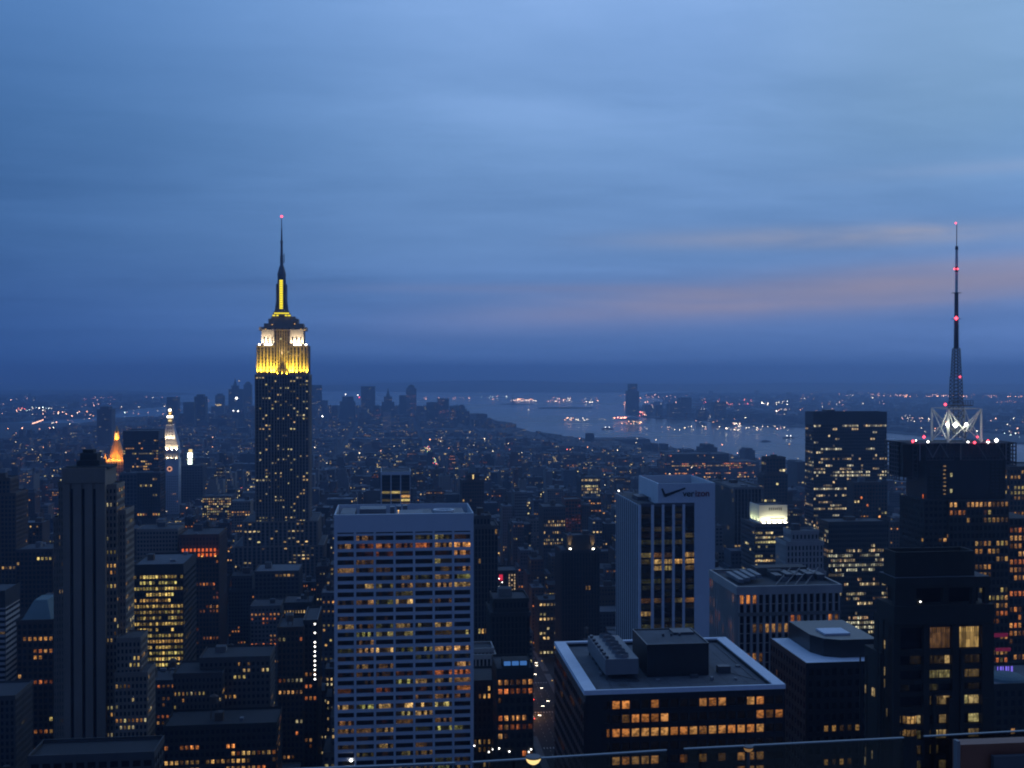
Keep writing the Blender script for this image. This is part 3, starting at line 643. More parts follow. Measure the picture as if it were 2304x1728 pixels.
# ================================================================== WHITE TOWER WITH PHONE-COMPANY SIGN
def verizon():
    Y = 590.0; r = random.Random(5)
    a, b = at(1437, 1136, Y), at(1606.5, 1136, Y); x0, x1 = a.x, b.x; zs = a.z; zc = at(1540, 1087, Y).z; dep = 60.0
    xg = at(1562, 1136, Y).x; xc0 = at(1480, 1087, Y).x
    root = empty('office_tower', ((x0+x1)/2, Y, 0)); tag(root, 'white tower with dark glass strips and a black telephone company sign', 'office tower')
    HERO.append((x0-3, x1+3, Y-3, Y+dep+3)); VIS.append((1380, 1612, 1460, Y)); LAND.append(('white tower with the sign', 1500, 1300, Y))
    m = MB(); m.box(x0, x1, Y, Y+dep, 0, zs, 0, 'b', top=1); m.build('core', [M['black_glass'], M['roof_gravel']], root)
    m = MB(); m.box(xg, x1+.4, Y-.6, Y-.002, 0, zc, 0); m.box(x1+.002, x1+.4, Y, Y+dep, 0, zs, 0, 'n'); m.build('blank_wall', M['white_travertine'], root)
    # crown: white box on the west part, its hollow top dark
    m = MB(); m.box(xc0, xg-.002, Y-.6, Y+.4, zs+.9, zc, 0); m.box(xc0, xc0+.8, Y+.402, Y+dep*.78, zs, zc, 0); m.box(xc0+.802, x1+.4, Y+dep*.78-.8, Y+dep*.78, zs, zc, 0)
    m.box(x1-.4, x1+.4, Y+.002, Y+dep*.78-.802, zs, zc, 0); m.build('crown_wall', M['white_travertine'], root)
    m = MB(); m.box(xc0+.9, x1-.5, Y+.5, Y+dep*.78-.9, zs, zc-4.5, 0, 'b'); m.build('plant_room', M['steel_dark'], root)
    fh = 3.56; ztop = zs-1.0; nf = 29; zl = ztop-nf*fh
    px = [1437, 1441.6, 1464.5, 1470.6, 1488.6, 1494, 1512, 1517.6, 1535, 1540.5, 1561.7]
    X = [at(p, 1136, Y).x for p in px]; prs = [(X[0]-.3, X[1])] + [(X[2], X[3]), (X[4], X[5]), (X[6], X[7]), (X[8], X[9])]
    for (u0, u1) in prs: m = MB(); m.box(u0, u1, Y-1.0, Y-.002, 0, zs, 0); m.build('pier', M['white_travertine'], root)
    m = MB(); m.box(X[0]+.8, xg-.002, Y-.5, Y-.003, zs-1, zs+.88, 0); m.build('head_beam', M['steel_dark'], root)
    T = {2:(.1,.05,0,.15,0),4:(.12,.3,.25,.2,0),5:(.1,.1,0,0,.4),6:(.25,.3,.3,.3,.15),7:(.05,.02,.02,0,0),8:(.7,.7,.25,0,1.0),9:(.35,1.3,1.1,1.3,1.2),10:(0,1.0,.9,0,.4),12:(.25,.28,.25,.18,.12),13:(.15,.12,.1,.1,.15),
         15:(.4,.4,.1,.5,.8),17:(1.0,0,0,0,0),18:(.1,.1,.15,.1,.1),19:(.3,.25,.15,.2,.3),20:(.05,1.0,0,.15,.15)}
    for j in range(nf):
        t = T.get(j+1, tuple(r.choice((0,0,.05,.1)) for _ in range(5)))
        for i in range(5):
            u0, u1 = X[1+2*i]+.05, X[2+2*i]-.05; c = r.choice(((1,.8,.35),(.8,.8,.3)) if max(t) < .4 else WARM); k = .36*t[i]**1.7+.001
            pane_obj(root, u1-u0, fh-1.1, 'n', (u0+u1)/2, Y-.004, ztop-(j+.5)*fh, 'pane_quad', (c[0]*k, c[1]*k, c[2]*k))
    m = MB(); frames(m, 'e', Y, Y+dep, x0, 30, zs, 11, 1, 1.5, 1.0, .3, .1); m.build('side_fins', M['white_travertine'], root)
    m = MB(); m.box(x0+4, x0+10, Y+20, Y+34, zs, zs+2.2, 0, 'b'); m.build('air_handler', M['steel_dark'], root)
    for k in range(3): m = MB(); m.bar((x0+8, Y+6+k*6, zs), (x0+8, Y+6+k*6, zs+3), .2); m.bar((x0+8, Y+6+k*6, zs+3), (x0+8, Y+12+k*6, zs+3), .15); m.build('pipe_frame', M['steel_dark'], root)
    c = at(1392, 1115, Y+dep-2); m = MB(); m.ball((x0+1, Y+dep-2, zs+1.5), .5); m.build('roof_lamp', M['white_lamp'], root)
    # sign: tick and lettering
    def P(px, py): v = at(px, py, Y-.62); return (v.x, v.z)
    pts = [P(1487.6,1099.5), P(1491.0,1098.8), P(1496.8,1111.6), P(1541.4,1096.6), P(1541.9,1100.0), P(1497.4,1118.4), P(1494.6,1118.0)]
    n = len(pts); m = MB(); m.v = [(x, Y-.62, z) for x, z in pts] + [(x, Y-1.0, z) for x, z in pts]
    m.f = [(8, 9, 2, 1)[:0] or (7, 8, 9, 12, 13), (9, 10, 11, 12)] + [(i, (i+1) % n, n+(i+1) % n, n+i) for i in range(n)]; m.m = [0]*len(m.f); m.c = [None]*len(m.f)
    m.build('tick_mark', M['sign_black'], root)
    t0 = P(1536, 1117); t1 = P(1591.5, 1117)
    x = t0[0]
    for s, mt in (('ver', 'sign_black'), ('izon', 'sign_red')):
        cu = bpy.data.curves.new('lettering', 'FONT'); cu.body = s; cu.size = 5.0; cu.extrude = .15; cu.offset = .06; cu.space_character = .98; cu.materials.append(M[mt])
        tmp = bpy.data.objects.new('lettering', cu); COL.objects.link(tmp); bpy.context.view_layer.update()
        me = bpy.data.meshes.new_from_object(tmp.evaluated_get(bpy.context.evaluated_depsgraph_get())); bpy.data.objects.remove(tmp); bpy.data.curves.remove(cu)
        wd = max(v.co.x for v in me.vertices)
        o = bpy.data.objects.new('lettering', me); COL.objects.link(o); o.rotation_euler = (R(90), 0, 0); o.location = (x, Y-.8, t0[1])
        x += wd+.35; put(o, root)
    print('sign text ends', x, 'wanted', t1[0])
verizon()

# ================================================================== SPIRE SKYSCRAPER
def esb():
    Y = 1240.0; r = random.Random(8)
    root = empty('skyscraper', (at(634, 900, Y).x, Y, 0)); tag(root, 'tall stepped spire skyscraper floodlit yellow and white at its top', 'skyscraper')
    X = lambda p, y=Y: at(p, 900, y).x
    Z = lambda py, y=Y: at(634, py, y).z
    DP = 41.0
    HERO.append((X(525), X(722), Y-3, Y+60)); VIS.append((568, 700, 1290, Y)); VIS.append((530, 725, 1260, Y)); LAND.append(('floodlit spire skyscraper', 634, 1100, Y))
    body, wl = MB(), MB()
    def block(p0, p1, py0, py1, yo, nc, lit=.16, pw=.42, dep=None, head=1.0, fh=3.75, bri=.95, pp=.8):
        x0, x1 = X(p0), X(p1); z1, z0 = Z(py0), Z(py1); y0 = Y+yo; y1 = Y+(dep or DP)-yo
        body.box(x0, x1, y0, y1, z0, z1, 0, 'b', top=2)
        body.box(x0-pp-.02, x1+pp+.02, y0-pp-.02, y0-.001, z1-head, z1+.6, 1); body.box(x1+.001, x1+pp+.02, y0, y1, z1-head, z1+.6, 1)
        body.box(x0-pp-.02, x0-.001, y0, y1, z1-head, z1+.6, 1); body.box(x0-pp-.02, x1+pp+.02, y1+.001, y1+pp, z1-head, z1+.6, 1)
        nf = max(1, round((z1-head-z0)/fh)); cw = (x1-x0)/nc
        frames(body, 'n', x0, x1, y0, z0, z1-head, nc, nf, cw*pw, 1.5, pp, .25, 1, 3); ns = max(2, round((y1-y0)/cw))
        frames(body, 'w', y0, y1, x1, z0, z1-head, ns, nf, cw*pw, 1.5, pp, .25, 1, 3); frames(body, 'e', y0, y1, x0, z0, z1-head, ns, nf, cw*pw, 1.5, pp, .25, 1, 3)
        for f, a, b, c, n_ in (('n', x0, x1, y0, nc), ('w', y0, y1, x1, ns)):
            cc = (b-a)/n_
            for i, j, col in lit_grid(n_, nf, lit, .45, PALE, bri, r, stick=.2):
                u = a+(i+.5)*cc; z = z0+(j+.5)*(z1-head-z0)/nf; ww = cc*(1-pw)-.1
                win_quad(wl, f, u-ww/2, u+ww/2, c, z-.78, z+.78, tuple(v*1.05 for v in col))
    block(528, 728, 1226, 1420, -8, 20, lit=.16, dep=60); block(548, 714, 1172, 1230, -4, 17, lit=.14, dep=56)
    # shaft: two corner masses and a set-back centre
    block(575, 616.5, 844, 1176, 0, 6, lit=.17); block(616.5, 651.5, 844, 1176, 2.5, 6, lit=.17, pp=.7); block(651.5, 694, 844, 1176, 0, 6, lit=.17)
    block(578, 617, 778, 848, 3.2, 5, lit=.05, pw=.5, head=1.4); block(651, 691.5, 778, 848, 3.2, 5, lit=.10, pw=.5, head=1.4)
    block(617.2, 650.8, 742, 848, 4.2, 6, lit=.10, pw=.5, head=.6)
    # lit corner blocks above: pale wall with a few deep windows
    for (p0, p1) in ((587, 617), (651, 682)):
        x0, x1 = X(p0), X(p1); z0, z1 = Z(780), Z(741)
        body.box(x0, x1, Y+7.4, Y+DP-7.4, z0, z1, 1, 'b', top=2)
        for k in range(3): u = x0+(x1-x0)*(.2+.3*k); body.box(u-.7, u+.7, Y+7.33, Y+7.39, Z(774), Z(757), 0)
    body.box(X(581), X(688), Y+8.6, Y+DP-8.6, Z(743), Z(735), 1, 'b', top=2); body.box(X(592), X(681), Y+9, Y+DP-9, Z(736), Z(727), 1, 'b', top=2)
    body.box(X(602), X(669), Y+10, Y+DP-10, Z(728), Z(716), 1, 'b', top=2); body.box(X(608), X(662), Y+12, Y+DP-12, Z(717), Z(711), 1, 'b', top=2)
    for p in (594, 606, 618, 634, 650, 662, 676): body.box(X(p)-.6, X(p)+.6, Y+8.5, Y+8.59, Z(742), Z(737), 0)
    body.build('facade', [M['window_dark'], M['limestone'], M['roof_gravel'], M['steel_dark']], root)
    o = wl.build('window_lights', M['window_light'], root); o['kind'] = 'stuff'
    yc = Y+DP/2; xc = X(634.5, yc)
    pxm = lambda n: n/F*(yc*math.cos(YAW)+xc*math.sin(YAW))
    # mooring mast
    m = MB(); prof = [(712, 21), (706, 19), (700, 15.5), (690, 12.5), (672, 10.6), (650, 9.6), (632, 9.0), (622, 8.6)]
    for (ya, ra), (yb, rb) in zip(prof, prof[1:]): m.cyl(xc, yc, pxm(ra)*1.08, Z(ya, yc), pxm(rb)*1.08, Z(yb, yc), 8, 0)
    for sx in (-1, 1):
        m.box(xc+sx*pxm(9.6)-.8, xc+sx*pxm(9.6)+.8, yc-pxm(15), yc+pxm(15), Z(708, yc), Z(640, yc), 0, 'b')
        m.frustum((xc+sx*pxm(12)-1.6, xc+sx*pxm(12)+1.6, yc-pxm(12), yc+pxm(12)), (xc+sx*pxm(9.8)-.5, xc+sx*pxm(9.8)+.5, yc-pxm(10), yc+pxm(10)), Z(708, yc), Z(672, yc))
    m.build('mooring_mast', M['blue_grey_panel'], root)
    m = MB(); prof = [(622, 9.6), (616, 9.6), (610, 8), (602, 6.0), (596, 3.6), (592, 3.4)]
    for (ya, ra), (yb, rb) in zip(prof, prof[1:]): m.cyl(xc, yc, pxm(ra), Z(ya, yc), pxm(rb), Z(yb, yc), 12, 0)
    m.build('mast_dome', M['steel_dark'], root)
    for k in range(14):
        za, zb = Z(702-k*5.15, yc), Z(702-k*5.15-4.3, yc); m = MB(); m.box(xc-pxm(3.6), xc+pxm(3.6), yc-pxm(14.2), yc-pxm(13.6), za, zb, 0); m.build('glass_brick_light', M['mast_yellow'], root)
    m = MB(); m.box(xc-pxm(4.8), xc+pxm(4.8), yc-pxm(13.5), yc-pxm(6), Z(708, yc), Z(630, yc), 0); m.build('light_shaft_frame', M['steel_dark'], root)
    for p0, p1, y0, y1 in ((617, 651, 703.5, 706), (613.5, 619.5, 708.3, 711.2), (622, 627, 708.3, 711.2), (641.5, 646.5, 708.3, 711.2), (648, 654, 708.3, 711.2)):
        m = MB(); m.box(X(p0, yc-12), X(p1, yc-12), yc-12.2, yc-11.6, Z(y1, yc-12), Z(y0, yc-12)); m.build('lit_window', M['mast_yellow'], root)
    m = MB(); prof = [(594, 4.0), (575, 3.6), (574, 3.1), (548, 2.6), (546, 3.2), (543, 3.2), (541, 2.0), (515, 1.5), (514, 1.1), (490, .75)]
    for (ya, ra), (yb, rb) in zip(prof, prof[1:]): m.cyl(xc, yc, pxm(ra), Z(ya, yc), pxm(rb), Z(yb, yc), 8, 0)
    m.bar((xc+pxm(5.5), yc, Z(592, yc)), (xc+pxm(5.5), yc, Z(571, yc)), .5)
    for yy in (590, 583, 576): m.bar((xc-pxm(4), yc, Z(yy, yc)), (xc+pxm(5.5), yc, Z(yy, yc)), .25)
    m.build('antenna', M['steel_dark'], root)
    m = MB(); m.ball((xc, yc, Z(487, yc)), 1.5); m.build('beacon', M['red_lamp'], root)
    for p, yy in ((596, 740), (676, 740), (684, 742), (589, 743), (611, 730), (662, 728)): m = MB(); m.ball((X(p), Y+8.2, Z(yy)), .5); m.build('roof_lamp', M['amber_lamp'], root)
    # floodlights: yellow on the 72nd-floor ledge, white on the ledge above
    zl = Z(844)+.9
    yl = (1, .70, .05)
    for p in (580.5, 589, 600, 611, 616, 652.5, 657, 667, 679, 690):
        lamp(root, 'SPOT', (X(p), Y+.5, zl), (X(p), Y+3.4, zl+22), 150000 if p in (611, 616, 652.5, 657, 589) else 95000, yl, .5, 75)
        m = MB(); m.box(X(p)-.9, X(p)+.9, Y-.6, Y+.1, zl-.9, zl-.3); m.build('flood_lamp_case', M['amber_lamp'], root)
    for p in (624, 634, 644): lamp(root, 'SPOT', (X(p), Y+3.2, zl), (X(p), Y+5.0, zl+30), 34000, yl, .6, 70)
    for p in (634,): lamp(root, 'SPOT', (X(p), Y+1.5, Z(800)), (X(p), Y+4.2, Z(760)), 5000, (1,.8,.5), .6, 90)
    zl = Z(778)+1.3; wl_ = (1, .90, .68)
    for p in (586, 594, 602, 611, 656, 664, 673, 681):
        lamp(root, 'SPOT', (X(p), Y+4.4, zl), (X(p), Y+7.4, zl+12), 21000, wl_, .7, 110)
    for p, s in ((583, .9), (597, 1.3), (603, 1.5), (609, 1.2), (663, 1.2), (669, 1.6), (675, 1.2), (688, 1.0)):
        m = MB(); m.box(X(p)-s, X(p)+s, Y+3.0, Y+3.6, zl-.7, zl+.9); m.build('flood_lamp', M['flood_white'], root)
esb()

# ================================================================== BLACK GRANITE BLOCK (foreground roof)
def black_block():
    Y, Yb = 281.0, 333.0; r = random.Random(21)
    a, b = at(1316.5, 1555.4, Y), at(1764.2, 1537.1, Y); x0, x1, z = a.x, b.x, (a.z+b.z)/2
    root = empty('office_block', ((x0+x1)/2, Y, 0)); tag(root, 'black granite office block with flat pale-edged roof and square lit windows', 'office block')
    HERO.append((x0-3, x1+3, Y-3, Yb+3)); VIS.append((1200, 1780, 1790, Y)); LAND.append(('black granite block with the pale-edged roof', 1500, 1600, Y))
    m = MB(); m.box(x0, x1, Y, Yb, 0, z-1.0, 0, 'b', top=1); m.build('core', [M['black_granite'], M['roof_deck']], root)
    # parapet: broad pale coping, thin dark inner gutter
    m = MB(); t = 3.0
    for bx in ((x0-.3, x1+.3, Y-.3, Y+.35), (x0-.3, x1+.3, Yb-1.2, Yb+.3), (x0-.3, x0+t, Y+.352, Yb-1.202), (x1-t, x1+.3, Y+.352, Yb-1.202)): m.box(*bx, z-1.2, z, 0)
    m.build('coping', M['roof_border'], root)
    m = MB(); m.box(x0+t+.002, x0+t+.35, Y+1.5, Yb-2, z-1, z-.25, 0, 'b'); m.box(x1-t-.35, x1-t-.002, Y+1.5, Yb-2, z-1, z-.25, 0, 'b'); m.box(x0+t+.36, x1-t-.36, Yb-2.4, Yb-2, z-1, z-.25, 0, 'b')
    m.build('gutter_rail', M['roof_tar'], root)
    # windows
    fh, pitch = 3.66, 2.575; xs = at(1375, 1600, Y).x; ncol = int((x1-xs-1.2)/pitch)+1; zrow = at(1380, 1586, Y).z
    lit = {0: {0:.75,1:1.1,4:.45,9:.5,10:.55,11:.7,14:.9,15:.9}, 1: {1:.15,2:.9,3:.6,4:.3,5:1.0,15:.7,16:.12,17:.5},
           2: {**{i:.75 for i in range(16)},-1:.3,6:.5,9:.35,5:.9,12:.9,0:.8}, 4: {0:.75,1:.8,2:.8,3:.75,4:1.2,9:.35,13:1.0,14:.7,15:.45,7:.2,11:.15}, 5: {13:.5,14:.5,15:.5,5:.2}}
    cols = range(-1, ncol)
    core = MB()
    for j in range(-1, 9):
        zc = zrow-j*fh
        for i in cols:
            v = lit.get(j, {}).get(i, 0) if j < 6 else r.choice((0,0,0,0,.3,.7)); c = r.choice([(1,.36,.09),(1,.42,.12),(1,.47,.14)]); k = v*.62
            if j == -1: continue
            wd = 2.0 if i >= 0 else .7
            pane_obj(root, wd, 2.05, 'n', xs+(i+.5)*pitch + (0 if i >= 0 else .5), Y-.003, zc, 'pane', (c[0]*k, c[1]*k, c[2]*k) if v else (.002,.0015,.001))
    # raised stone skin between windows
    m = MB(); ztop = zrow+fh/2
    m.box(x0, x1, Y-.32, Y-.002, ztop-.8+.0, z-1.22, 0)
    for i in range(-1, ncol+1): u = xs+i*pitch; m.box(u-.27, u+.27, Y-.32, Y-.002, 60, ztop-.81, 0)
    for j in range(0, 10): zc = zrow-j*fh-fh/2; m.box(x0+.01, x1-.01, Y-.30, Y-.004, zc-.78, zc+.78, 0)
    m.box(x0, xs-pitch-.28, Y-.32, Y-.002, 60, ztop-.81, 0); m.box(xs+ncol*pitch+.28, x1, Y-.32, Y-.002, 60, ztop-.81, 0)
    frames(m, 'e', Y, Yb, x0, 60, z-3, 20, 32, .6, 1.55, .3, .28)
    m.build('stone_skin', M['black_granite'], root)
    wl = MB()
    for i, j, col in lit_grid(20, 32, .10, .8, ORANGE, .18, r): u = Y+(i+.5)*(Yb-Y)/20; zz = 60+(j+.5)*(z-63)/32; win_quad(wl, 'e', u-.9, u+.9, x0, zz-.9, zz+.9, col)
    o = wl.build('window_lights', M['window_light'], root); o['kind'] = 'stuff'
    # lift house
    zr = z-1.0
    def top(px, py, zz): g = ground(px, py, zz); return g.x, g.y
    hz = zr+8.6
    ax, ay = top(1456, 1453, hz); bx, _ = top(1597, 1451, hz); cx, cyy = top(1421, 1418, hz); 
    m = MB(); m.box(ax, bx, ay, cyy, zr, hz, 0, 'b', top=1); parapet(m, ax-.1, bx+.1, ay-.1, cyy+.1, hz, .35, .3, 0); m.build('lift_house', [M['black_granite'], M['roof_deck']], root)
    LH = (ax, bx, ay, cyy)
    m = MB(); m.box(bx-7, bx-1, cyy-7, cyy-2, hz, hz+.7, 0, 'b'); m.build('roof_hatch', M['steel_dark'], root)
    for k in range(3): m = MB(); m.cyl(ax+7+k*2.4, (ay+cyy)/2+1, .35, hz, .35, hz+.8, 8); m.build('vent_pipe', M['steel_dark'], root)
    # cooling tower with a row of round fans
    hz2 = zr+5.6
    ax2, ay2 = top(1362, 1484, hz2); bx2, _ = top(1437, 1482, hz2); cx2, cy2 = top(1320, 1431, hz2)
    bx2 = min(bx2, ax-1.0)
    m = MB(); m.box(ax2, bx2, ay2, cy2, zr+1.4, hz2, 0, '', top=1); m.build('cooling_tower', [M['plant_metal'], M['plant_metal']], root)
    m = MB()
    for yy in np.linspace(ay2+.5, cy2-.5, 6):
        m.box(ax2+.3, ax2+.7, yy-.2, yy+.2, zr, zr+1.39, 0, 'b'); m.box(bx2-.7, bx2-.3, yy-.2, yy+.2, zr, zr+1.39, 0, 'b')
    m.build('tower_legs', M['steel_dark'], root)
    nfan = 6; wdt = bx2-ax2
    for k in range(nfan):
        yy = ay2+(cy2-ay2)*(k+.6)/nfan; xx = (ax2+bx2)/2+.5; rr = min(wdt*.36, (cy2-ay2)/nfan*.44)
        m = MB(); m.cyl(xx, yy, rr, hz2, rr*.93, hz2+.9, 18, 0, cap=False); m.cyl(xx, yy, rr*.9, hz2+.88, rr*.9, hz2+.1, 18, 0, cap=False); m.cyl(xx, yy, rr*.9, hz2+.05, rr*.9, hz2+.12, 18, 1)
        for a in range(4): t = a*math.pi/4; m.bar((xx-rr*.88*math.cos(t), yy-rr*.88*math.sin(t), hz2+.5), (xx+rr*.88*math.cos(t), yy+rr*.88*math.sin(t), hz2+.5), .07, 0)
        m.build('cooling_fan', [M['plant_metal'], M['black_granite']], root)
    for k in range(7):
        yy = ay2+(cy2-ay2)*(k+.2)/7; m = MB(); m.box(ax2+.3, ax2+1.1, yy, yy+1.6, hz2+.01, hz2+.7); m.build('fan_motor', M['steel_dark'], root)
    c = ground(1628, 1513, zr); m = MB(); m.box(c.x-1.7, c.x+1.7, c.y-1, c.y+1.4, zr, zr+1.9, 0, 'b'); m.build('roof_cabinet', M['steel_dark'], root)
    c = ground(1563, 1524, zr); m = MB(); m.box(c.x-1.2, c.x+.9, c.y-.6, c.y+.8, zr, zr+.8, 0, 'b'); m.build('roof_cabinet', M['steel_dark'], root)
    c = ground(1545, 1512, zr); m = MB(); m.cyl(c.x, c.y, .35, zr, .35, zr+1.2, 8); m.build('vent_pipe', M['plant_metal'], root)
    c = ground(1372, 1545, zr); m = MB(); m.bar((c.x, c.y, zr), (c.x, c.y, zr+1.3), .06); m.build('roof_pole', M['steel_dark'], root)
    for k in range(1, 9):
        u = x0+t+.5+(x1-x0-2*t-1)*k/9; m = MB(); m.box(u-.04, u+.04, Y+1.0, ay-.6 if ax2-1 < u < bx else Yb-2.6, zr+.004, zr+.03); m.build('roof_seam', M['roof_tar'], root)
    m = MB()
    for k in range(14): u = x0+t+1+(x1-x0-2*t-2)*k/13; m.bar((u, Y+1.0, zr+1.0), (u, Y+1.0, zr+1.75), .03)
    m.bar((x0+t+1, Y+1.0, zr+1.75), (x1-t-1, Y+1.0, zr+1.75), .03); m.build('edge_rail', M['steel_dark'], root)
    for (px, py, w_, h_) in ((1480, 1532, 1.0, .5), (1602, 1530, .8, .9), (1660, 1500, 1.2, .5), (1350, 1520, .6, .8), (1655, 1530, .5, .6)): c = ground(px, py, zr); m = MB(); m.box(c.x-w_/2, c.x+w_/2, c.y-.5, c.y+.5, zr, zr+h_, 0, 'b'); m.build('roof_vent', M['plant_metal'], root)
    m = MB(); a_ = ground(1640, 1514, zr); b_ = ground(1700, 1530, zr); m.bar((a_.x, a_.y, zr+.15), (b_.x, b_.y, zr+.15), .1); m.bar((b_.x, b_.y, zr+.15), (b_.x+.2, Yb-4, zr+.15), .1); m.build('roof_pipe', M['steel_dark'], root)
    for k in range(9):
        px, py = r.uniform(1345, 1700), r.uniform(1500, 1545); g = ground(px, py, zr); a_, b_ = r.uniform(1.5, 4), r.uniform(1, 2.5)
        if LH[0]-2 < g.x+a_ and g.x < LH[1]+1 and g.y+b_ > LH[2]-1: continue
        if g.x+a_ > x1-t-1 or g.x < ax2+1 or g.y < Y+1.2: continue
        m = MB(); m.box(g.x, g.x+a_, g.y, g.y+b_, zr+.001+.003*k, zr+.012+.003*k); m.build('roof_patch', M[r.choice(['roof_tar','roof_gravel'])], root)
    c = ground(1426, 1533, zr); m = MB(); m.bar((c.x-2.5, c.y+1.5, zr+.2), (c.x+1.5, c.y-.5, zr+.2), .15); m.bar((c.x+1.5, c.y-.5, zr+.2), (c.x-6, c.y+.5, zr+.3), .12); m.build('roof_pipe', M['steel_dark'], root)
black_block()
#@@PART3
# ================================================================== NEAR AND MIDDLE TOWERS
def box_part(root, name, mt, *b, **k):
    m = MB(); m.box(*b, **k); return m.build(name, M[mt] if isinstance(mt, str) else mt, root)

# pale tower with three dark slots (lower left)
root, B = tower('office_tower', 'limestone setback tower with three dark vertical slots and flanking window columns',
    [(142,237,1057,560,22,{'plain':1,'zb':0}), (131,142,1088,563,16,{'zb':0,'nc':2}), (120,131,1166,564,14,{'zb':0,'nc':2,'lit':.02}), (237,262,1092,563,16,{'zb':0,'nc':3}),
     (262,282,1150,566,18,{'zb':0,'nc':3,'lit':.01}), (262,316,1437,556,16,{'zb':0,'nc':6}), (258,331,1515,553,18,{'zb':0,'nc':8})],
    short='slotted limestone tower', wall='limestone', cw=2.4, fh=3.36, pw=.9, sh=1.45, pp=.18, sp_=.15, lit=.13, rv=.9, pal=WARM+PALE, bri=.9, vis=1680, kit=False, parts=True, pm='pane', par=.6, zlow=60)
x0, x1, y0, y1, z = B[0]
for p in (162.5, 188.5, 213.5):
    xc = at(p, 1300, 560).x; zt = at(p, 1100, 560).z
    box_part(root, 'slot_recess', 'black_glass', xc-.72, xc+.72, y0-.02, y0+.3, 60, zt)
for xa, xb in ((x0, at(158.8,1300,560).x), (at(166.2,1300,560).x, at(184.8,1300,560).x), (at(192.2,1300,560).x, at(209.8,1300,560).x), (at(217.2,1300,560).x, x1)):
    box_part(root, 'pier', 'limestone', xa, xb, y0-.9, y0-.03, 60, at(188, 1088, 560).z)
box_part(root, 'head_wall', 'limestone', x0-.2, x1+.2, y0-1.1, y0-.02, at(188, 1087, 560).z, z+1)
m = MB(); m.box(at(150,1057,562).x, at(244,1057,562).x, 562, 580, z+.01, z+1.4, 0, 'b'); m.box(at(172,1040,566).x, at(224,1040,566).x, 566, 578, z+1.4, at(190,1036,566).z, 0, 'b'); m.box(at(180,1040,568).x, at(218,1040,568).x, 568, 576, at(190,1036,566).z, at(190,1020,568).z, 0, 'b')
m.box(at(188,1020,571).x, at(212,1020,571).x, 569.5, 574.5, at(190,1020,568).z, at(190,1012,568).z, 0, 'b'); m.build('penthouse', M['dark_stone'], root)

tower('office_block', 'flat dark roof with pale parapet at the foot of the slotted limestone tower', [(66,345,1703,432,18,{'zb':0})], short='flat roof below the slotted tower', wall='grey_concrete', core='black_glass', cw=4, lit=.0, kit=False, roof='roof_tar', par=1.4)
for (pa, pb, Yq, h) in ((112,150,437,2.4),(176,196,440,1.4),(300,322,436,3.0)):
    o = bpy.data.objects[-1] if False else None
tower('office_tower', 'dark slab at the frame edge with a pale striped side wall', [(-90,11,1333,800,30)], wall='dark_stone', wall2='pale_stone', core='black_glass', cw=5, fh=3.9, pw=.3, sh=1.9, pp=.25, sp_=.35, lit=.02, vis=1565, kit=False, blank=11)
tower('apartment_block', 'grey ribbed block below the striped slab at the frame edge', [(-80,33,1570,640,30)], wall='grey_concrete', cw=2.6, lit=.03, pal=PALE, kit=False)
tower('office_tower', 'dim tan tower at the frame edge rising into haze', [(-30,22,1078,1000,22),(-40,35,1112,996,32)], short='dim tan tower at the edge', wall='tan_brick', lit=.03, vis=1330, cw=3.2)
r_, B = tower('office_building', 'squat brick block with a blue sloping copper roof', [(38,120,1398,700,34)], short='block with the sloping blue roof', wall='brown_brick', lit=.10, rv=1.2, pal=ORANGE+WARM, rows={2:.85}, cw=3.0, kit=False)
x0, x1, y0, y1, z = B[0]; m = MB(); m.frustum((x0+2, x1-2, y0+2, y1-2), (x0+6.5, x1-7, y0+12, y1-6), z, at(80, 1350, 712).z); m.build('roof', M['copper_roof'], r_)
tower('office_building', 'brown block with one broken row of lit windows near its top', [(36,118,1238,930,34)], wall='brown_brick', lit=.02, rows={1:.5}, cw=3.2, vis=1345, pal=WARM, bri=1.3)
tower('office_tower', 'slab with nearly every floor lit amber and a black side wall', [(300,412,1273,760,48)], short='amber-lit slab', wall='dark_stone', core='black_glass', cw=2.0, fh=3.95, pw=.5, sh=1.7, pp=.3, sp_=.35, lit=.80, rv=.35, pal=[(1,.66,.18),(.95,.70,.20),(1,.56,.15),(.85,.70,.20)], bri=1.1, vis=1500, sidelit=.03, blank=5.5, roof='roof_deck')
r_, B = tower('office_tower', 'brown brick tower with its top storeys floodlit orange', [(403,492,1205,950,44)], short='orange-topped brick tower', wall='brown_brick', cw=2.7, fh=3.8, lit=.14, rv=.7, pal=ORANGE, bri=.6, rows={0:0,1:0,2:0,3:0,4:0}, vis=1485)
x0, x1, y0, y1, z = B[0]
emit('orange_glow', (1,.17,.035), .85)
for k in range(9):
    u = x0+1.5+(x1-x0-3)*(k+.5)/9
    for row in (0, 1): box_part(r_, 'lit_window', 'orange_glow', u-.8, u+.8, y0-.52, y0-.46, z-13.4-row*4.2, z-10.9-row*4.2)
for u in (.25, .58, .92): lamp(r_, 'SPOT', (x0+(x1-x0)*u, y0-2.4, z-17.5), (x0+(x1-x0)*u, y0-.4, z-12), 1500, (1, .25, .05), .4, 110); box_part(r_, 'flood_lamp', 'amber_lamp', x0+(x1-x0)*u-.5, x0+(x1-x0)*u+.5, y0-1.6, y0-1, z-17.6, z-17)
box_part(r_, 'ledge', 'brown_brick', x0-.5, x1+.5, y0-2.8, y0-.55, z-19, z-18.2)
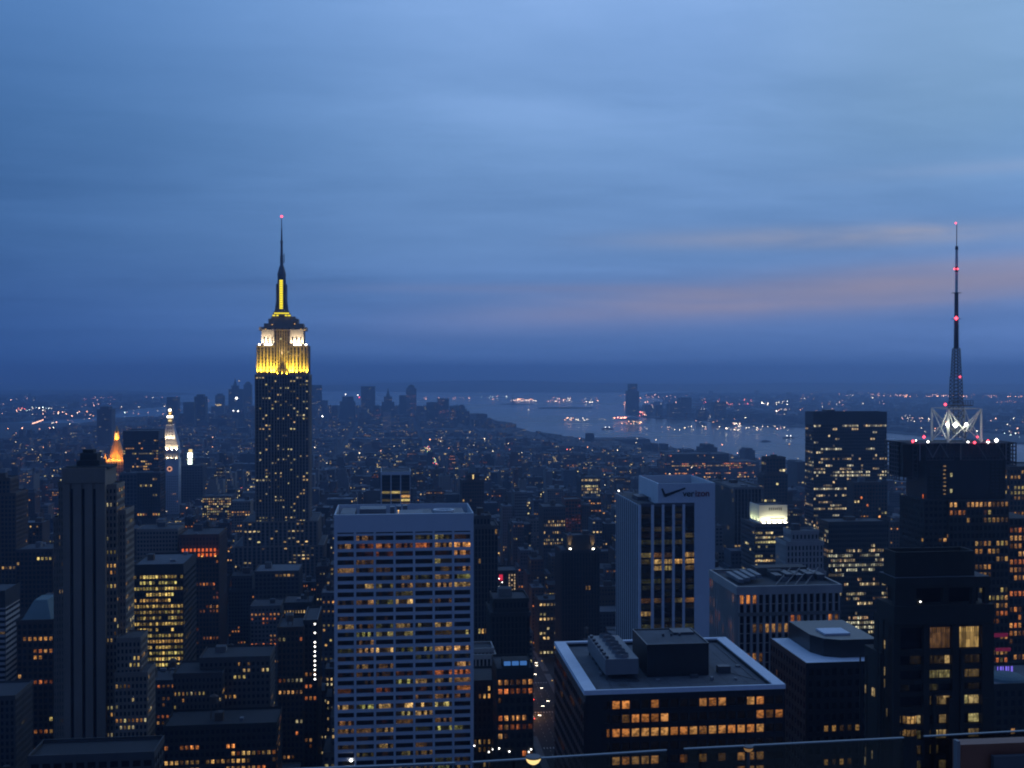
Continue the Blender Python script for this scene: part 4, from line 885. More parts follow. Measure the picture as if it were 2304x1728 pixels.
tower('office_building', 'L-shaped grey block with a blank wall and a few bright windows', [(449,607,1482,605,26,{'zb':0,'nc':15,'lit':.09}), (389,500,1518,596,26,{'zb':0,'nc':12,'lit':.45})], short='grey L-shaped block', roof='roof_tar', wall='grey_concrete', cw=2.8, fh=3.5, pw=1.2, sh=1.6, pp=.2, sp_=.18, pal=WARM+PALE, bri=1.5, vis=1640, parts=True, pm='pane_pair', budget=[260])
tower('office_building', 'wide low office block with a glowing top floor and scattered lit windows', [(368,622,1634,556,26)], short='low block with the glowing top floor', roof='roof_tar', wall='dark_stone', cw=2.5, fh=3.7, pw=.9, sh=1.6, pp=.2, sp_=.18, lit=.48, rv=.4, pal=WARM+ORANGE, bri=1.5, rows={0:.8}, parts=True, pm='pane_pair', blank=.8, budget=[150])
tower('office_tower', 'slender brown tower beside the black slab with the string of lamps', [(625,682,1414,700,30)], wall='brown_brick', cw=2.6, fh=3.7, lit=.09, rv=1.1, pal=ORANGE+PALE, bri=.9, tank=True)
r_, B = tower('office_tower', 'black slab with a vertical string of bright white lamps', [(684,713,1398,705,40)], short='black slab with the lamp string', wall='black_granite', core='black_glass', cw=2.6, lit=.06, pal=ORANGE, bri=.5, kit=False)
for k, py in enumerate((1404,1424,1445,1455,1466,1476,1487,1497,1507,1518,1528)):
    c = at(708.5, py, 704.3); m = MB(); m.ball(c, .62); m.build('stair_lamp', M['white_lamp'], r_)
tower('loft_building', 'broad pale-roofed block before the foot of the floodlit spire skyscraper', [(573,672,1287,1010,40)], wall='grey_concrete', lit=.04, roof='roof_pale', cw=3.4, vis=1360)
tower('loft_building', 'dark block with one short bright row of pale windows', [(638,700,1358,890,30)], wall='dark_stone', lit=.02, rows={1:.9}, pal=PALE, bri=1.3, cw=2.2, blank=.8)
tower('office_tower', 'slim ribbed tower close behind the white gridded tower', [(1064,1103,1163,752,20),(1060,1120,1186,750,30)], short='slim ribbed tower', wall='grey_concrete', core='black_glass', cw=2.2, fh=4, pw=.9, sh=.6, pp=.7, sp_=.1, lit=.02, rv=1.2, vis=1465)
tower('office_tower', 'dark closely ribbed tower with two lone lit windows near the avenue', [(1112,1188,1350,660,24),(1106,1192,1382,656,32)], short='dark ribbed tower by the avenue', wall='dark_stone', core='black_glass', cw=2.3, fh=3.8, pw=1.0, sh=.7, pp=.7, sp_=.1, lit=.006, vis=1512, pal=PALE, bri=1.5)
tower('office_building', 'low classical block with a colonnaded attic of pale piers', [(1066,1108,1462,606,14),(1062,1113,1476,603,22)], wall='pale_stone', core='black_glass', cw=2.2, fh=9.0, pw=.75, sh=1.0, pp=.8, sp_=.5, lit=.05, vis=1532, kit=False)
r_, B = tower('office_building', 'block with large glowing orange windows beside the avenue', [(1119,1200,1508,524,26)], short='orange-windowed block by the avenue', wall='dark_stone', cw=2.9, fh=4.3, pw=1.0, sh=1.7, pp=.3, sp_=.2, lit=.42, rv=.5, pal=ORANGE, bri=1.1, parts=True, pm='pane_pair', blank=3.6, kit=False)
x0, x1, y0, y1, z = B[0]
for k in range(3): u = x0+3.5+k*3.9; box_part(r_, 'skylight', 'skylight_blue', u, u+3.1, y0+1.5, y0+3.4, z+1.9, z+3.5)
box_part(r_, 'bulkhead', 'dark_stone', x0+3, x0+15.6, y0+3.45, y0+12, z, z+3.7, skip='b')
tower('office_building', 'dark block with broken warm rows between two bright neighbours', [(1064,1116,1535,545,26)], wall='dark_stone', cw=2.2, fh=3.8, lit=.32, rv=.9, pal=WARM, bri=.7, kit=False)
r0 = bpy.data.objects[r_.name]
for px, py in ((1123,1684),(1146,1691),(1190,1692),(1195,1686)): c = at(px, py, 523.2); m = MB(); m.ball(c, .42); m.build('wall_lamp', M['white_lamp'], [o for o in bpy.data.objects if o.get('label', '').startswith('block with large glowing')][0])
for px, py in ((1067,1678),(1100,1692),(1109,1686)): c = at(px, py, 544.2); m = MB(); m.ball(c, .42); m.build('wall_lamp', M['white_lamp'], r0)
r_, B = tower('office_building', 'narrow building with a lit glass stair and a small red sign', [(1118,1163,1286,902,24)], short='building with the lit glass stair', wall='dark_stone', core='black_glass', cw=2.6, lit=.02, vis=1365, kit=False)
for px in (1146, 1152, 1158):
    for k in range(11 if px != 1152 else 6):
        c = at(px, 1294+k*6.2*(1 if px != 1152 else 1.8), 901); v = .35+.65*((k*7+px) % 5)/4; o = pane_obj(r_, 1.0, 1.5, 'n', c.x, 901.2, c.z, 'pane', (.9*v, .62*v, .34*v), 'stair_light')
c = at(1156, 1362, 900.8); m = MB(); m.ball(c, .9); m.build('wall_lamp', M['white_lamp'], r_)
a, b = at(1123, 1306, 900.9), at(1131, 1293, 900.9); m = MB(); m.box(a.x, b.x, 900.8, 901.3, a.z, b.z); emit('red_sign', (.8,.03,.08), .8); m.build('sign_or_reflection_panel', M['red_sign'], r_)
for px, py in ((1123,1302),(1130,1310),(1123,1320),(1124,1330)): c = at(px, py, 900.6); m = MB(); m.ball(c, .45); m.build('sign_lamp', M['white_lamp'], r_)
r_, B = tower('office_tower', 'dark ribbed tower with two torch lamps burning at its shoulders', [(1276,1338,1207,902,20,{'plain':1}),(1264,1349,1240,896,32)], short='tower with the two torch lamps', wall='dark_stone', core='black_glass', cw=2.5, fh=3.9, pw=1.1, sh=.6, pp=.9, sp_=.1, lit=.006, vis=1445)
for p in (1283, 1335):
    a = at(p, 1236, 899); m = MB(); m.cyl(a.x, 899, .9, a.z, .9, a.z+.8, 8); m.build('torch_lamp', M['flood_white'], r_)
    lamp(r_, 'SPOT', (a.x, 900.6, a.z+1.0), (a.x, 902.6, a.z+9), 9000, (1, .66, .30), .3, 42)
tower('office_tower', 'rust-coloured tower glowing dull red behind the torch-lamp tower', [(1272,1307,1125,1300,28)], short='rust-coloured tower', wall='rust_panel', cw=3.5, fh=4, lit=.5, rv=.2, pal=[(1,.22,.10)], bri=.10, vis=1205, kit=False)
tower('office_building', 'grey block with five bright crowded rows of windows', [(1223,1272,1142,1130,34)], wall='grey_concrete', cw=2.4, lit=.03, rows={3:.8,4:.8,6:.8,8:.85,9:.6}, pal=PALE, bri=1.0, vis=1240)
tower('office_building', 'black block with small square brilliant windows in rows', [(1213,1262,1352,1002,26)], short='black block with brilliant windows', wall='dark_stone', core='black_glass', cw=3.2, fh=4.4, pw=1.3, sh=2.0, lit=.18, rv=1.0, rows={0:.95,2:.5,3:.9,10:.95}, pal=PALE, bri=1.6)
# dark dark curved-roof block
r_, B = tower('office_tower', 'black office tower with a pale flat roof and a black roof box', [(1815,1990,1490,346,34)], short='black tower with the roof box', wall='black_granite', core='black_glass', cw=2.6, fh=3.7, pw=1.2, sh=1.6, pp=.3, sp_=.25, lit=.06, rv=.8, pal=WARM, bri=.55, kit=False, roof='roof_border', par=.2, parts=True, budget=[120])
x0, x1, y0, y1, z = B[0]; a = ground(1852, 1430, z+6.5)
m = MB(); m.prism([(x0+6.5,y0+14),(x0+9,y0+8),(x0+14,y0+5.5),(x1,y0+5.5),(x1,y1),(x0+6.5,y1)], z+.01, z+6.0, 0, top=0); m.build('roof_box', M['black_granite'], r_)
m = MB(); m.box(x0+11, x0+20, y0+12, y0+20, z+6, z+6.6, 0, 'b'); m.build('roof_hatch', M['roof_border'], r_)
r_, B = tower('office_tower', 'broad tower of tall pale vertical ribs beside the white signed tower', [(1661,1888,1323,416,36)], short='broad pale-ribbed tower', wall='pale_stone', core='black_glass', cw=2.52, fh=3.8, pw=.95, sh=.35, pp=.9, sp_=.15, lit=.05, rv=.7, pal=ORANGE, rows={2:.18,3:.35,6:.12,8:.16}, bri=.8, parts=True, pm='pane', budget=[180], sidelit=.22, blank=2.2, dark=False, roof='roof_gravel')
x0, x1, y0, y1, z = B[0]; box_part(r_, 'belt_course', 'pale_concrete', x0-.3, x1+.3, y0-1.15, y0-.91, at(1770,1383,416).z, at(1770,1375,416).z)
for k in range(4): box_part(r_, 'roof_duct', 'plant_metal', x0-1+k*2.9+4, x0+k*2.9+5, y0+8+k*1.5, y0+26, z+.8+.3*k, z+2.2+.3*k)
for k in range(5): box_part(r_, 'air_handler', 'steel_dark', x0+20+k*4.4, x0+23+k*4.4, y0+14, y0+24, z, z+2.4+.4*(k % 2), skip='b')
m = MB(); m.box(x0+16, x1-3, y0+26, y0+33, z, z+3.4, 0, 'b'); m.build('plant_room', M['grey_concrete'], r_)
for k in range(4): m = MB(); m.bar((x0+16+k*4, y0+3, z+.5), (x0+30+k*4, y0+24, z+3.5), .22); m.build('roof_pipe', M['steel_dark'], r_)

# tower with floodlit white crown
r_, B = tower('office_tower', 'banded tower whose white crown is floodlit pale yellow', [(1709,1769,1139,906,24,{'plain':1}),(1699,1774,1180,900,36)], short='floodlit-crown tower', wall='grey_concrete', core='black_glass', cw=2.3, fh=3.9, pw=.35, sh=1.9, pp=.25, sp_=.3, lit=.13, rv=1.1, rows={0:.45,1:.6,2:.5,3:.6}, pal=PALE, bri=1.3, vis=1300, kit=False)
x0, x1, y0, y1, z = B[0]; zl = B[1][4]
m = MB(); m.box(x0-.7, x1+.7, y0-.7, y0-.12, zl, z+1.1, 0); m.box(x0-.7, x0-.12, y0-.119, y1, zl, z+1.1, 0); m.build('crown_wall', M['white_marble'], r_)
for k in range(7): box_part(r_, 'louvre', 'black_glass', x0+8+k*1.7, x0+8.9+k*1.7, y0-.78, y0-.71, z-3.4, z-1.2)
box_part(r_, 'louvre', 'black_glass', x0+9, x1-2, y0-.78, y0-.71, zl+3.8, zl+4.6)
for k in range(5): u = x0+(x1-x0)*(k+.5)/5; lamp(r_, 'SPOT', (u, y0-3.6, zl+1.2), (u, y0-.7, zl+8), 3600, (1, .95, .55), .4, 130); box_part(r_, 'flood_lamp', 'flood_white', u-1.4, u+1.4, y0-4.4, y0-3.9, zl+.9, zl+1.6)
for k in range(3): v = y0+(y1-y0)*(k+.3)/3; lamp(r_, 'SPOT', (x0-3.0, v, zl+1.2), (x0-.7, v, zl+8), 2400, (.9, 1, .5), .4, 130)
m = MB(); m.bar(((x0+x1)/2, y0+8, z), ((x0+x1)/2, y0+8, z+5), .25); m.build('roof_mast', M['steel_dark'], r_)

tower('office_tower', 'two-tier blocky tower standing hazy against the river', [(1724,1767,1030,1402,18),(1719,1772,1068,1398,24)], short='two-tier hazy tower', wall='brown_brick', cw=4, fh=4.4, lit=.08, rv=.9, pal=PALE, bri=1.2, vis=1135)
tower('office_tower', 'slab with thin pale ribs behind the white signed tower', [(1652,1713,1098,1000,68)], short='thin-ribbed slab', wall='pale_concrete', core='black_glass', cw=3.4, fh=4, pw=.8, sh=.25, pp=.8, sp_=.1, lit=.04, rv=1.2, pal=PALE, vis=1230, sidelit=.02)
tower('apartment_tower', 'pale classical stepped tower with dark slender windows', [(1781,1841,1197,706,14),(1770,1852,1222,702,20),(1764,1857,1290,698,28)], short='pale classical tower', wall='pale_stone', core='window_dark', cw=2.6, fh=4.0, pw=1.3, sh=1.2, pp=.5, sp_=.3, lit=.03, rv=.8, pal=PALE, vis=1325)
tower('office_tower', 'wide dark slab crossed by crowded glowing window rows', [(1864,1999,1176,856,26)], short='slab of glowing rows', wall='dark_stone', core='black_glass', cw=1.9, fh=3.9, pw=.45, sh=1.5, pp=.25, sp_=.3, lit=.35, rv=1.0, pal=[(1,.75,.4),(1,.6,.3),(1,.82,.45),(.95,.9,.6)], bri=1.0, rows={0:0,1:0,2:0,3:0,4:.12,5:.6,6:.85,7:.6,8:.95,9:.6,10:.3}, vis=1480, kit=True)
tower('office_building', 'brown block in front of the great black slab', [(1921,1996,1087,1050,16)], wall='brown_brick', cw=3.2, lit=.05, rows={7:.4,8:.5}, pal=ORANGE+PALE, bri=1.2, vis=1175)
r_, B = tower('office_tower', 'great black slab with scattered lit windows against the river', [(1831,1995,929,1230,26)], short='great black slab', wall='black_granite', core='black_glass', cw=2.8, fh=3.85, pw=.6, sh=1.5, pp=.25, sp_=.3, lit=.17, rv=.9, pal=[(1,.78,.42),(1,.70,.36),(1,.9,.6)], bri=1.0, vis=1170, blank=13, kit=False)
x0, x1, y0, y1, z = B[0]; box_part(r_, 'plant_room', 'black_granite', x0+18, x0+28, y0+6, y0+20, z, z+3.5, skip='b')
tower('hotel_tower', 'brick hotel tower with glowing floors cut by the frame edge', [(2272,2420,1052,800,40)], short='hotel tower at the edge', wall='brown_brick', cw=3, fh=4, lit=.25, rv=.8, rows={4:.9,9:.8}, pal=WARM, bri=.8, vis=1230)
r_, B = tower('office_building', 'dark block carrying a bright cyan screen at the frame edge', [(2268,2420,1225,620,30)], wall='dark_stone', lit=.15, pal=WARM, vis=1500, cw=3)
c = at(2296, 1236, 618.5); d = at(2330, 1284, 618.5); box_part(r_, 'screen', 'cyan_screen', c.x, d.x, 618.4, 619.4, d.z, c.z)
r_, B = tower('theatre_building', 'low theatre block with a violet roof sign and pale shallow dome', [(2238,2400,1542,420,30)], wall='dark_stone', lit=.08, rows={1:.3}, pal=ORANGE, bri=.5, kit=False, roof='roof_deck', cw=3)
x0, x1, y0, y1, z = B[0]; a, b = at(2241,1512,436), at(2278,1497,436)
for k in range(4): m = MB(); m.cyl(x0+10, y0+11, 8*math.cos(k*.35), z+3*math.sin(k*.35), 8*math.cos((k+1)*.35), z+3*math.sin((k+1)*.35), 20)
m = MB()
for k in range(4): m.cyl(x0+11, y0+11, 8*math.cos(k*.38), z+2.6*math.sin(k*.38), 8*math.cos((k+1)*.38), z+2.6*math.sin((k+1)*.38), 20, cap=k == 3)
m.build('dome', M['copper_roof'], r_)
m = MB(); m.box(a.x, b.x, 435.6, 436, z+.8, b.z+.1); m.build('sign_frame', M['steel_dark'], r_)
for k in range(6): u = a.x+(b.x-a.x)*(k+.2)/6; box_part(r_, 'sign_stroke', 'violet_sign', u, u+.35+.4*(k % 2), 435.3, 435.55, a.z+(.2 if k % 2 else -.6), b.z-.2)
box_part(r_, 'sign_stroke', 'violet_sign', a.x, b.x, 435.3, 435.55, a.z-1.1, a.z-.8)

# ------------------------------------------------------------------ dark terraced tower (near right)
def terraced():
    Y = 281.0; r = random.Random(77)
    X = lambda p, y=Y: at(p, 1500, y).x
    Z = lambda py, y=Y: at(2120, py, y).z
    root = empty('office_tower', (X(2120), Y, 0)); tag(root, 'dark granite terraced tower with tall glowing windows, nearest the avenue corner', 'office tower')
    HERO.append((X(1960, 302), X(2300), Y-6, Y+40)); VIS.append((1940, 2245, 1790, Y)); LAND.append(('dark terraced tower', 2110, 1500, Y))
    st = 'dark_stone'
    m = MB()
    m.box(X(2017), X(2196), Y+1, Y+8, Z(1300), Z(1252), 0, 'b', top=1); parapet(m, X(2017), X(2196), Y+1, Y+8, Z(1252), 1.2, .5, 0)
    m.box(X(2012), X(2224), Y-.5, Y+9.5, Z(1322), Z(1298), 0, 'b', top=1)
    m.box(X(2030), X(2215), Y+3.5, Y+9, Z(1365), Z(1322)-.01, 2, 'bt')
    for p0, p1 in ((2012, 2060), (2120, 2133), (2186, 2194), (2214, 2224)): m.box(X(p0), X(p1), Y-.3, Y+1.2, Z(1362), Z(1322)-.01, 0, 'bt')
    m.box(X(2008), X(2232), Y-1, Y+10, Z(1402), Z(1360), 0, 'b', top=0)
    m.box(X(2010), X(2232), Y+.4, Y+10, 60, Z(1402)-.01, 2, 'bt')
    m.build('tower_body', [M[st], M['roof_deck'], M['black_glass']], root)
    m = MB(); m.box(X(1996, Y+14), X(2020, Y+10.2), Y+10.2, Y+14, 60, Z(1285), 0, 'b'); m.box(X(1978, Y+12), X(2010)-.01, Y+3, Y+12, 60, Z(1395), 0, 'b'); m.box(X(1945, Y+16), X(1978, Y+12)-.01, Y+6, Y+16, 60, Z(1480), 0, 'b'); m.build('east_wing', M[st], root)
    # front grid: piers, floor bands, windows
    def pier(p0, p1, zt, w=1.0, zb=60): box_part(root, 'pier', st, X(p0), X(p1), Y-w, Y+.39, zb, zt)
    pier(2006, 2022, Z(1403)); pier(2074, 2088, Z(1403)); pier(2139, 2154, Z(1403)); pier(2206, 2232, Z(1403))
    pier(2096, 2101, Z(1555), 1.6); pier(2156.5, 2164, Z(1460), 1.5); pier(2130, 2138, Z(1570), 1.6); pier(2205.5, 2220, Z(1570), 1.4)
    rows = [(1403, 1410), (1459, 1473), (1494, 1506), (1526, 1537), (1554, 1564), (1586, 1606), (1628, 1640), (1662, 1674), (1696, 1708), (1730, 1742)]
    for a, b in rows: box_part(root, 'spandrel', st, X(2022)+.01, X(2206)-.01, Y-.55, Y+.38, Z(b), Z(a))
    def win(p0, p1, ya, yb, v, c=(1,.62,.24), pm='pane_quad', y=Y+.39):
        a, b = X(p0), X(p1); k = v
        pane_obj(root, b-a, Z(ya)-Z(yb), 'n', (a+b)/2, y, (Z(ya)+Z(yb))/2, pm if v else 'window_dark', (c[0]*k, c[1]*k, c[2]*k) if v else None)
    win(2089, 2138, 1411, 1458, .10, (1,.5,.2)); win(2155, 2203, 1411, 1458, .42, (1,.62,.20)); win(2024, 2073, 1411, 1458, 0)
    for (ya, yb), vals in zip([(1474,1493),(1507,1525),(1538,1553),(1565,1585),(1607,1627),(1641,1661),(1675,1695),(1709,1729)],
                              [(.0,.05,.1,.9,.05,.1,.9),(.0,.0,.45,.5,.3,.3,.2),(.03,0,.12,0,.02,.05,0),(0,.0,.25,.5,.7,.9,0),(.6,.6,0,.6,0,.8,.03),(.2,.35,.55,.5,0,.3,.4),(.4,.3,.3,0,.1,.1,0),(0,.2,0,.3,.1,0,0)]):
        ps = [(2024,2046),(2048,2073),(2102,2129),(2130.5,2139),(2165,2184),(2186,2205)]
        ps = [(2024,2047),(2049,2073),(2090,2113),(2115,2138),(2155,2179),(2181,2204)]
        for (p0, p1), v in zip(ps, vals): win(p0, p1, ya, yb, .55*v**1.3, r.choice([(1,.66,.26),(1,.72,.30),(.95,.80,.32)]), 'pane_pair' if v > .5 else 'pane_quad')
    # balconies' curved bay at the left
    cxb = X(2050, Y-1)
    m = MB()
    for za, zb in ((Z(1606), Z(1596)), (Z(1636), Z(1623)), (Z(1664), Z(1651)), (60, Z(1678))): m.cyl(cxb, Y+1.2, 2.6, za, 2.6, zb, 18)
    m.cyl(cxb, Y+1.2, 2.45, 60, 2.45, Z(1597), 18); m.build('curved_bay', M[st], root)
    for row, (za, zb) in enumerate(((Z(1622.5), Z(1606.5)), (Z(1650.5), Z(1636.5)))):
        for k in range(4):
            a0 = -2.5+k*.44; p = [(cxb+2.5*math.cos(a), Y+1.2+2.5*math.sin(a)) for a in (a0, a0+.38)]
            me = bpy.data.meshes.new('window'); me.from_pydata([(*p[0], za), (*p[1], za), (*p[1], zb), (*p[0], zb)], [], [(0, 1, 2, 3)]); uv = me.uv_layers.new(name='UVMap')
            for n_, c_ in enumerate(((0,0),(1,0),(1,1),(0,1))): uv.data[n_].uv = c_
            me.materials.append(M['pane']); o = bpy.data.objects.new('window', me); COL.objects.link(o); put(o, root); o.color = (1, .56, .18, ((.15, .5, .6, .35), (.2, .12, .1, .05))[row][k])
    # east wing windows
    for px, yy, v, w_ in ((2035,1378,.03,9),(2036,1410,.25,9),(1989,1450,.5,5),(2003,1460,.8,3),(2003,1487,.45,4),(1989,1510,.4,5),(2002,1513,.6,4),(2034,1500,.7,15),(2054,1474,.6,8),(2055,1507,.5,8),(2054,1535,.75,8),(1989,1537,.12,5),(2002,1545,.25,4),
                          (1963,1556,.55,4),(1967,1558,.4,3),(1947,1550,.3,3),(2028,1597,.35,4),(2028,1632,.5,4),(1995,1603,.1,3),(1974,1653,.5,3),(1949,1690,.35,4),(1962,1698,.3,3),(1947,1712,.4,5),(2000,1670,.35,3),(2036,1560,.12,3)):
        yq = Y+2.98 if px > 1978 else Y+5.98
        if px > 2006: yq = Y-1.01 if False else Y+.38
        c = at(px, yy, yq); h = 3.0 if w_ < 9 else 2.2; ww = w_*290/F
        if px > 2006: continue
        k = v*.8; pane_obj(root, ww, h*.75, 'n', c.x, yq-.01, c.z, 'pane', (k, k*.72, k*.34))
    for p in (1984, 1996): box_part(root, 'pier', st, X(p), X(p)+.35, Y+2.6, Y+2.99, 60, Z(1396))
    for p in (1955, 1970): box_part(root, 'pier', st, X(p), X(p)+.3, Y+5.6, Y+5.99, 60, Z(1481))
    m = MB(); m.ball(at(2071, 1354, Y+3), .25); m.ball(at(2071, 1358, Y+3), .22); m.build('terrace_lamp', M['white_lamp'], root)
    box_part(root, 'roof_plant', 'steel_dark', X(2060), X(2150), Y+3, Y+6, Z(1252), Z(1249))
terraced()

# ------------------------------------------------------------------ mast tower (right)
def mast_tower():
    Y = 562.0; r = random.Random(91)
    X = lambda p, y=Y: at(p, 1000, y).x
    Z = lambda py, y=Y: at(2150, py, y).z
    root = empty('mast_tower', (X(2150), Y, 0)); tag(root, 'broad dark tower with a lattice crown, white truss and tall antenna mast', 'skyscraper')
    x0, x1 = X(2075), X(2284); xe = X(2016); HERO.append((x0-4, x1+6, Y-4, Y+70)); VIS.append((2010, 2304, 1500, Y)); LAND.append(('antenna-mast tower', 2160, 1080, Y))
    yb = Y+34
    # body: stepped masses with real grids
    body, wl = MB(), MB()
    def block(p0, p1, ya, yb_, yo, dep, nc, nf, lit, pw=1.0, sh=1.6, bri=.8, rows=None, sd=True, pal=WARM+ORANGE):
        a, b = X(p0, Y+yo), X(p1, Y+yo); z0, z1 = Z(yb_, Y+yo), Z(ya, Y+yo); y0 = Y+yo; y1 = y0+dep
        body.box(a, b, y0, y1, z0, z1, 0, 'b', top=2); frames(body, 'n', a, b, y0, z0, z1, nc, nf, pw, sh, .35, .3, 1); cw = (b-a)/nc; fh = (z1-z0)/nf
        for i, j, c in lit_grid(nc, nf, lit, .8, pal, bri, r, {nf-1-k: v for k, v in (rows or {}).items()}): u = a+(i+.5)*cw; z = z0+(j+.5)*fh; pane_obj(root, cw-pw-.15, fh-sh-.2, 'n', u, y0-.005, z, 'pane', c)
        if sd:
            ns = max(2, int(dep/3.4)); frames(body, 'e', y0, y1, a, z0, z1, ns, nf, pw, sh, .35, .3, 1)
            for i, j, c in lit_grid(ns, nf, lit*.35, .8, pal, bri*.6, r): u = y0+(i+.5)*dep/ns; z = z0+(j+.5)*fh; win_quad(wl, 'e', u-.9, u+.9, a, z-.8, z+.8, c)
    block(2136, 2270, 1127, 1760, 0, 34, 14, 36, .40, pw=.7, rows={0:.75,1:.4,2:.45,3:.15,4:.3,5:.45,6:.5,7:.5})
    block(2262, 2330, 1168, 1760, 3, 30, 7, 33, .5, pw=.7, sd=False, rows={0:.1,1:.7,2:.5,3:.6}, pal=ORANGE)
    body.box(X(2084), X(2136)-.01, Y+2, Y+30, 0, Z(1125), 0, 'b', top=2)
    frames(body, 'n', X(2084), X(2136)-.01, Y+2, 60, Z(1125), 5, 40, .9, 1.6, .3, .25, 1)
    for i, j, c in lit_grid(5, 40, .06, .9, ORANGE, .6, r): u = X(2084)+(i+.5)*(X(2136)-X(2084))/5; z = 60+(j+.5)*(Z(1125)-60)/40; win_quad(wl, 'n', u-.9, u+.9, Y+2, z-1, z+1, c)
    frames(body, 'e', Y+2, Y+30, X(2084), 60, Z(1125), 8, 40, .9, 1.6, .3, .25, 1)
    for i, j, c in lit_grid(8, 40, .08, .9, WARM, .5, r): u = Y+2+(i+.5)*28/8; z = 60+(j+.5)*(Z(1125)-60)/40; win_quad(wl, 'e', u-.9, u+.9, X(2084), z-1, z+1, c)
    for p0, p1, ya, yb_ in ((2236,2268,1424,1434),(2240,2274,1457,1466)): a_, b_ = at(p0, yb_, Y-.7), at(p1, ya, Y-.7); box_part(root, 'sign_or_reflection_panel', 'magenta_reflection', a_.x, b_.x, Y-.75, Y-.6, a_.z, b_.z)  # magenta glow reflected on the facade, put in as emissive panels
    # dark upper shaft
    body.box(X(2094), X(2272), Y+4, Y+28, Z(1126), Z(1030), 3, 'b', top=2)
    frames(body, 'n', X(2098), X(2138), Y+4, Z(1120), Z(1044), 3, 10, .5, .7, .3, .35, 1); frames(body, 'n', X(2238), X(2268), Y+4, Z(1120), Z(1040), 3, 10, .5, .7, .3, .35, 1)
    for j in range(8): z = Z(1050+j*9); win_quad(wl, 'n', X(2130), X(2136), Y+4, z-.35, z+.35, (.25,.16,.07), .5)
    for j in (3, 7): z = Z(1053+j*9-10); win_quad(wl, 'n', X(2146), X(2151), Y+4, z-1, z+1, (.4,.36,.18), .3)
    win_quad(wl, 'n', X(2078.5), X(2086), Y+1.6, Z(1121), Z(1112), (.7,.13,.03), .3)
    body.build('facade', [M['black_glass'], M['dark_stone'], M['roof_tar'], M['black_granite']], root)
    o = wl.build('window_lights', M['window_light'], root); o['kind'] = 'stuff'
    m = MB(); m.box(X(2082)-.3, X(2088), Y+1.2, Y+1.9, Z(1122), Z(1111)); m.build('red_panel', M['rust_panel'], root)
    # crown: four lattice billboard frames round a dark core
    core = MB(); core.box(X(2098), X(2262), Y+6, Y+28, Z(1032), Z(1001), 0, 'b'); core.build('crown_core', M['blue_grey_panel'], root)
    def lattice(name, pa, pb, z0, z1, nx, nz, r_=.36):
        m = MB(); a, b = Vector(pa), Vector(pb)
        for i in range(nx+1): p = a.lerp(b, i/nx); m.bar((p.x,p.y,z0), (p.x,p.y,z1), r_)
        for j in range(nz+1): z = z0+(z1-z0)*j/nz; m.bar((a.x,a.y,z), (b.x,b.y,z), r_)
        return m.build(name, M['steel_dark'], root)
    zc0, zc1 = Z(1086), Z(998)
    xl = X(2016, Y+20)
    lattice('lattice_frame', (xl, Y+16, 0), (xl+8.5, Y+12, 0), zc0, zc1, 4, 9); lattice('lattice_frame', (xl, Y+16, 0), (xl, Y+34, 0), zc0, zc1, 6, 9)
    lattice('lattice_frame', (X(2262, Y+4), Y+3, 0), (X(2286, Y+3), Y+3, 0), Z(1050), zc1, 3, 6); lattice('lattice_frame', (X(2286, Y+3), Y+3, 0), (X(2286, Y+3), Y+30, 0), Z(1050), zc1, 8, 6)
    lattice('lattice_frame', (X(2088), Y+2, 0), (X(2150), Y+2, 0), Z(1036), zc1, 8, 3); lattice('lattice_frame', (X(2170), Y+2, 0), (X(2262), Y+2, 0), Z(1036), zc1, 12, 3)
    m = MB(); m.box(xl+.6, X(2098), Y+13, Y+30, zc0+2, zc1-1.2, 0); m.build('louvre_box', M['dark_stone'], root)
    m = MB(); m.box(X(2262), X(2285), Y+4.5, Y+28, Z(1048), zc1-1.2, 0); m.build('louvre_box', M['dark_stone'], root)
    m = MB(); m.box(xl+.5, X(2286), Y+3, Y+32, zc1-1.0, zc1, 0); m.build('crown_roof', M['roof_tar'], root)
    m = MB()
    for p in (2072, 2164, 2266): m.bar((X(p), Y+1, Z(1036)), (X(p), Y+1, zc1+.3), .38)
    for a, b in ((2084, 2101), (2118, 2101), (2118, 2136)): m.bar((X(a), Y+1, zc1), (X(b), Y+1, Z(1030)), .3)
    for a, b in ((2200, 2222), (2246, 2266)): m.bar((X(a), Y+1, zc1), (X(b), Y+1, Z(1034)), .2)
    m.box(X(2070), X(2270), Y+.6, Y+1.4, zc1-.2, zc1+.5); m.build('crown_truss', M['plant_metal'], root)
    # white steel truss
    ty0, ty1 = Y+4, Y+22; ta, tb = X(2133, ty0), X(2208, ty0); z0, z1 = zc1, Z(920, ty0)
    C4 = [(ta, ty0), (tb, ty0), (tb, ty1), (ta, ty1)]
    xm, ym = (ta+tb)/2, (ty0+ty1)/2
    for (x, y) in C4: m = MB(); m.bar((x, y, z0), (x, y, z1), .62, k=6); m.build('truss_leg', M['steel_white'], root)
    m = MB()
    for k in range(4):
        (xa, ya), (xb_, yb_) = C4[k], C4[(k+1) % 4]; m.bar((xa, ya, z1), (xb_, yb_, z1), .35)
        mx_, my_ = (xa+xb_)/2, (ya+yb_)/2
        m.bar((xa, ya, z1), (mx_+(xm-mx_)*.15, my_, z0+6), .32); m.bar((xb_, yb_, z1), (mx_, my_, z0+6), .32); m.bar((xa, ya, z0+.5), (mx_, my_, z0+9), .28); m.bar((xb_, yb_, z0+.5), (mx_, my_, z0+9), .28)
    for (x, y) in C4: m.bar((x, y, z1), (xm, ym, z0+4), .22)
    m.build('truss_braces', M['steel_white'], root)
    # lattice mast in sections
    d = at(2151, 900, ym).y*math.cos(YAW)+at(2151, 900, ym).x*math.sin(YAW)
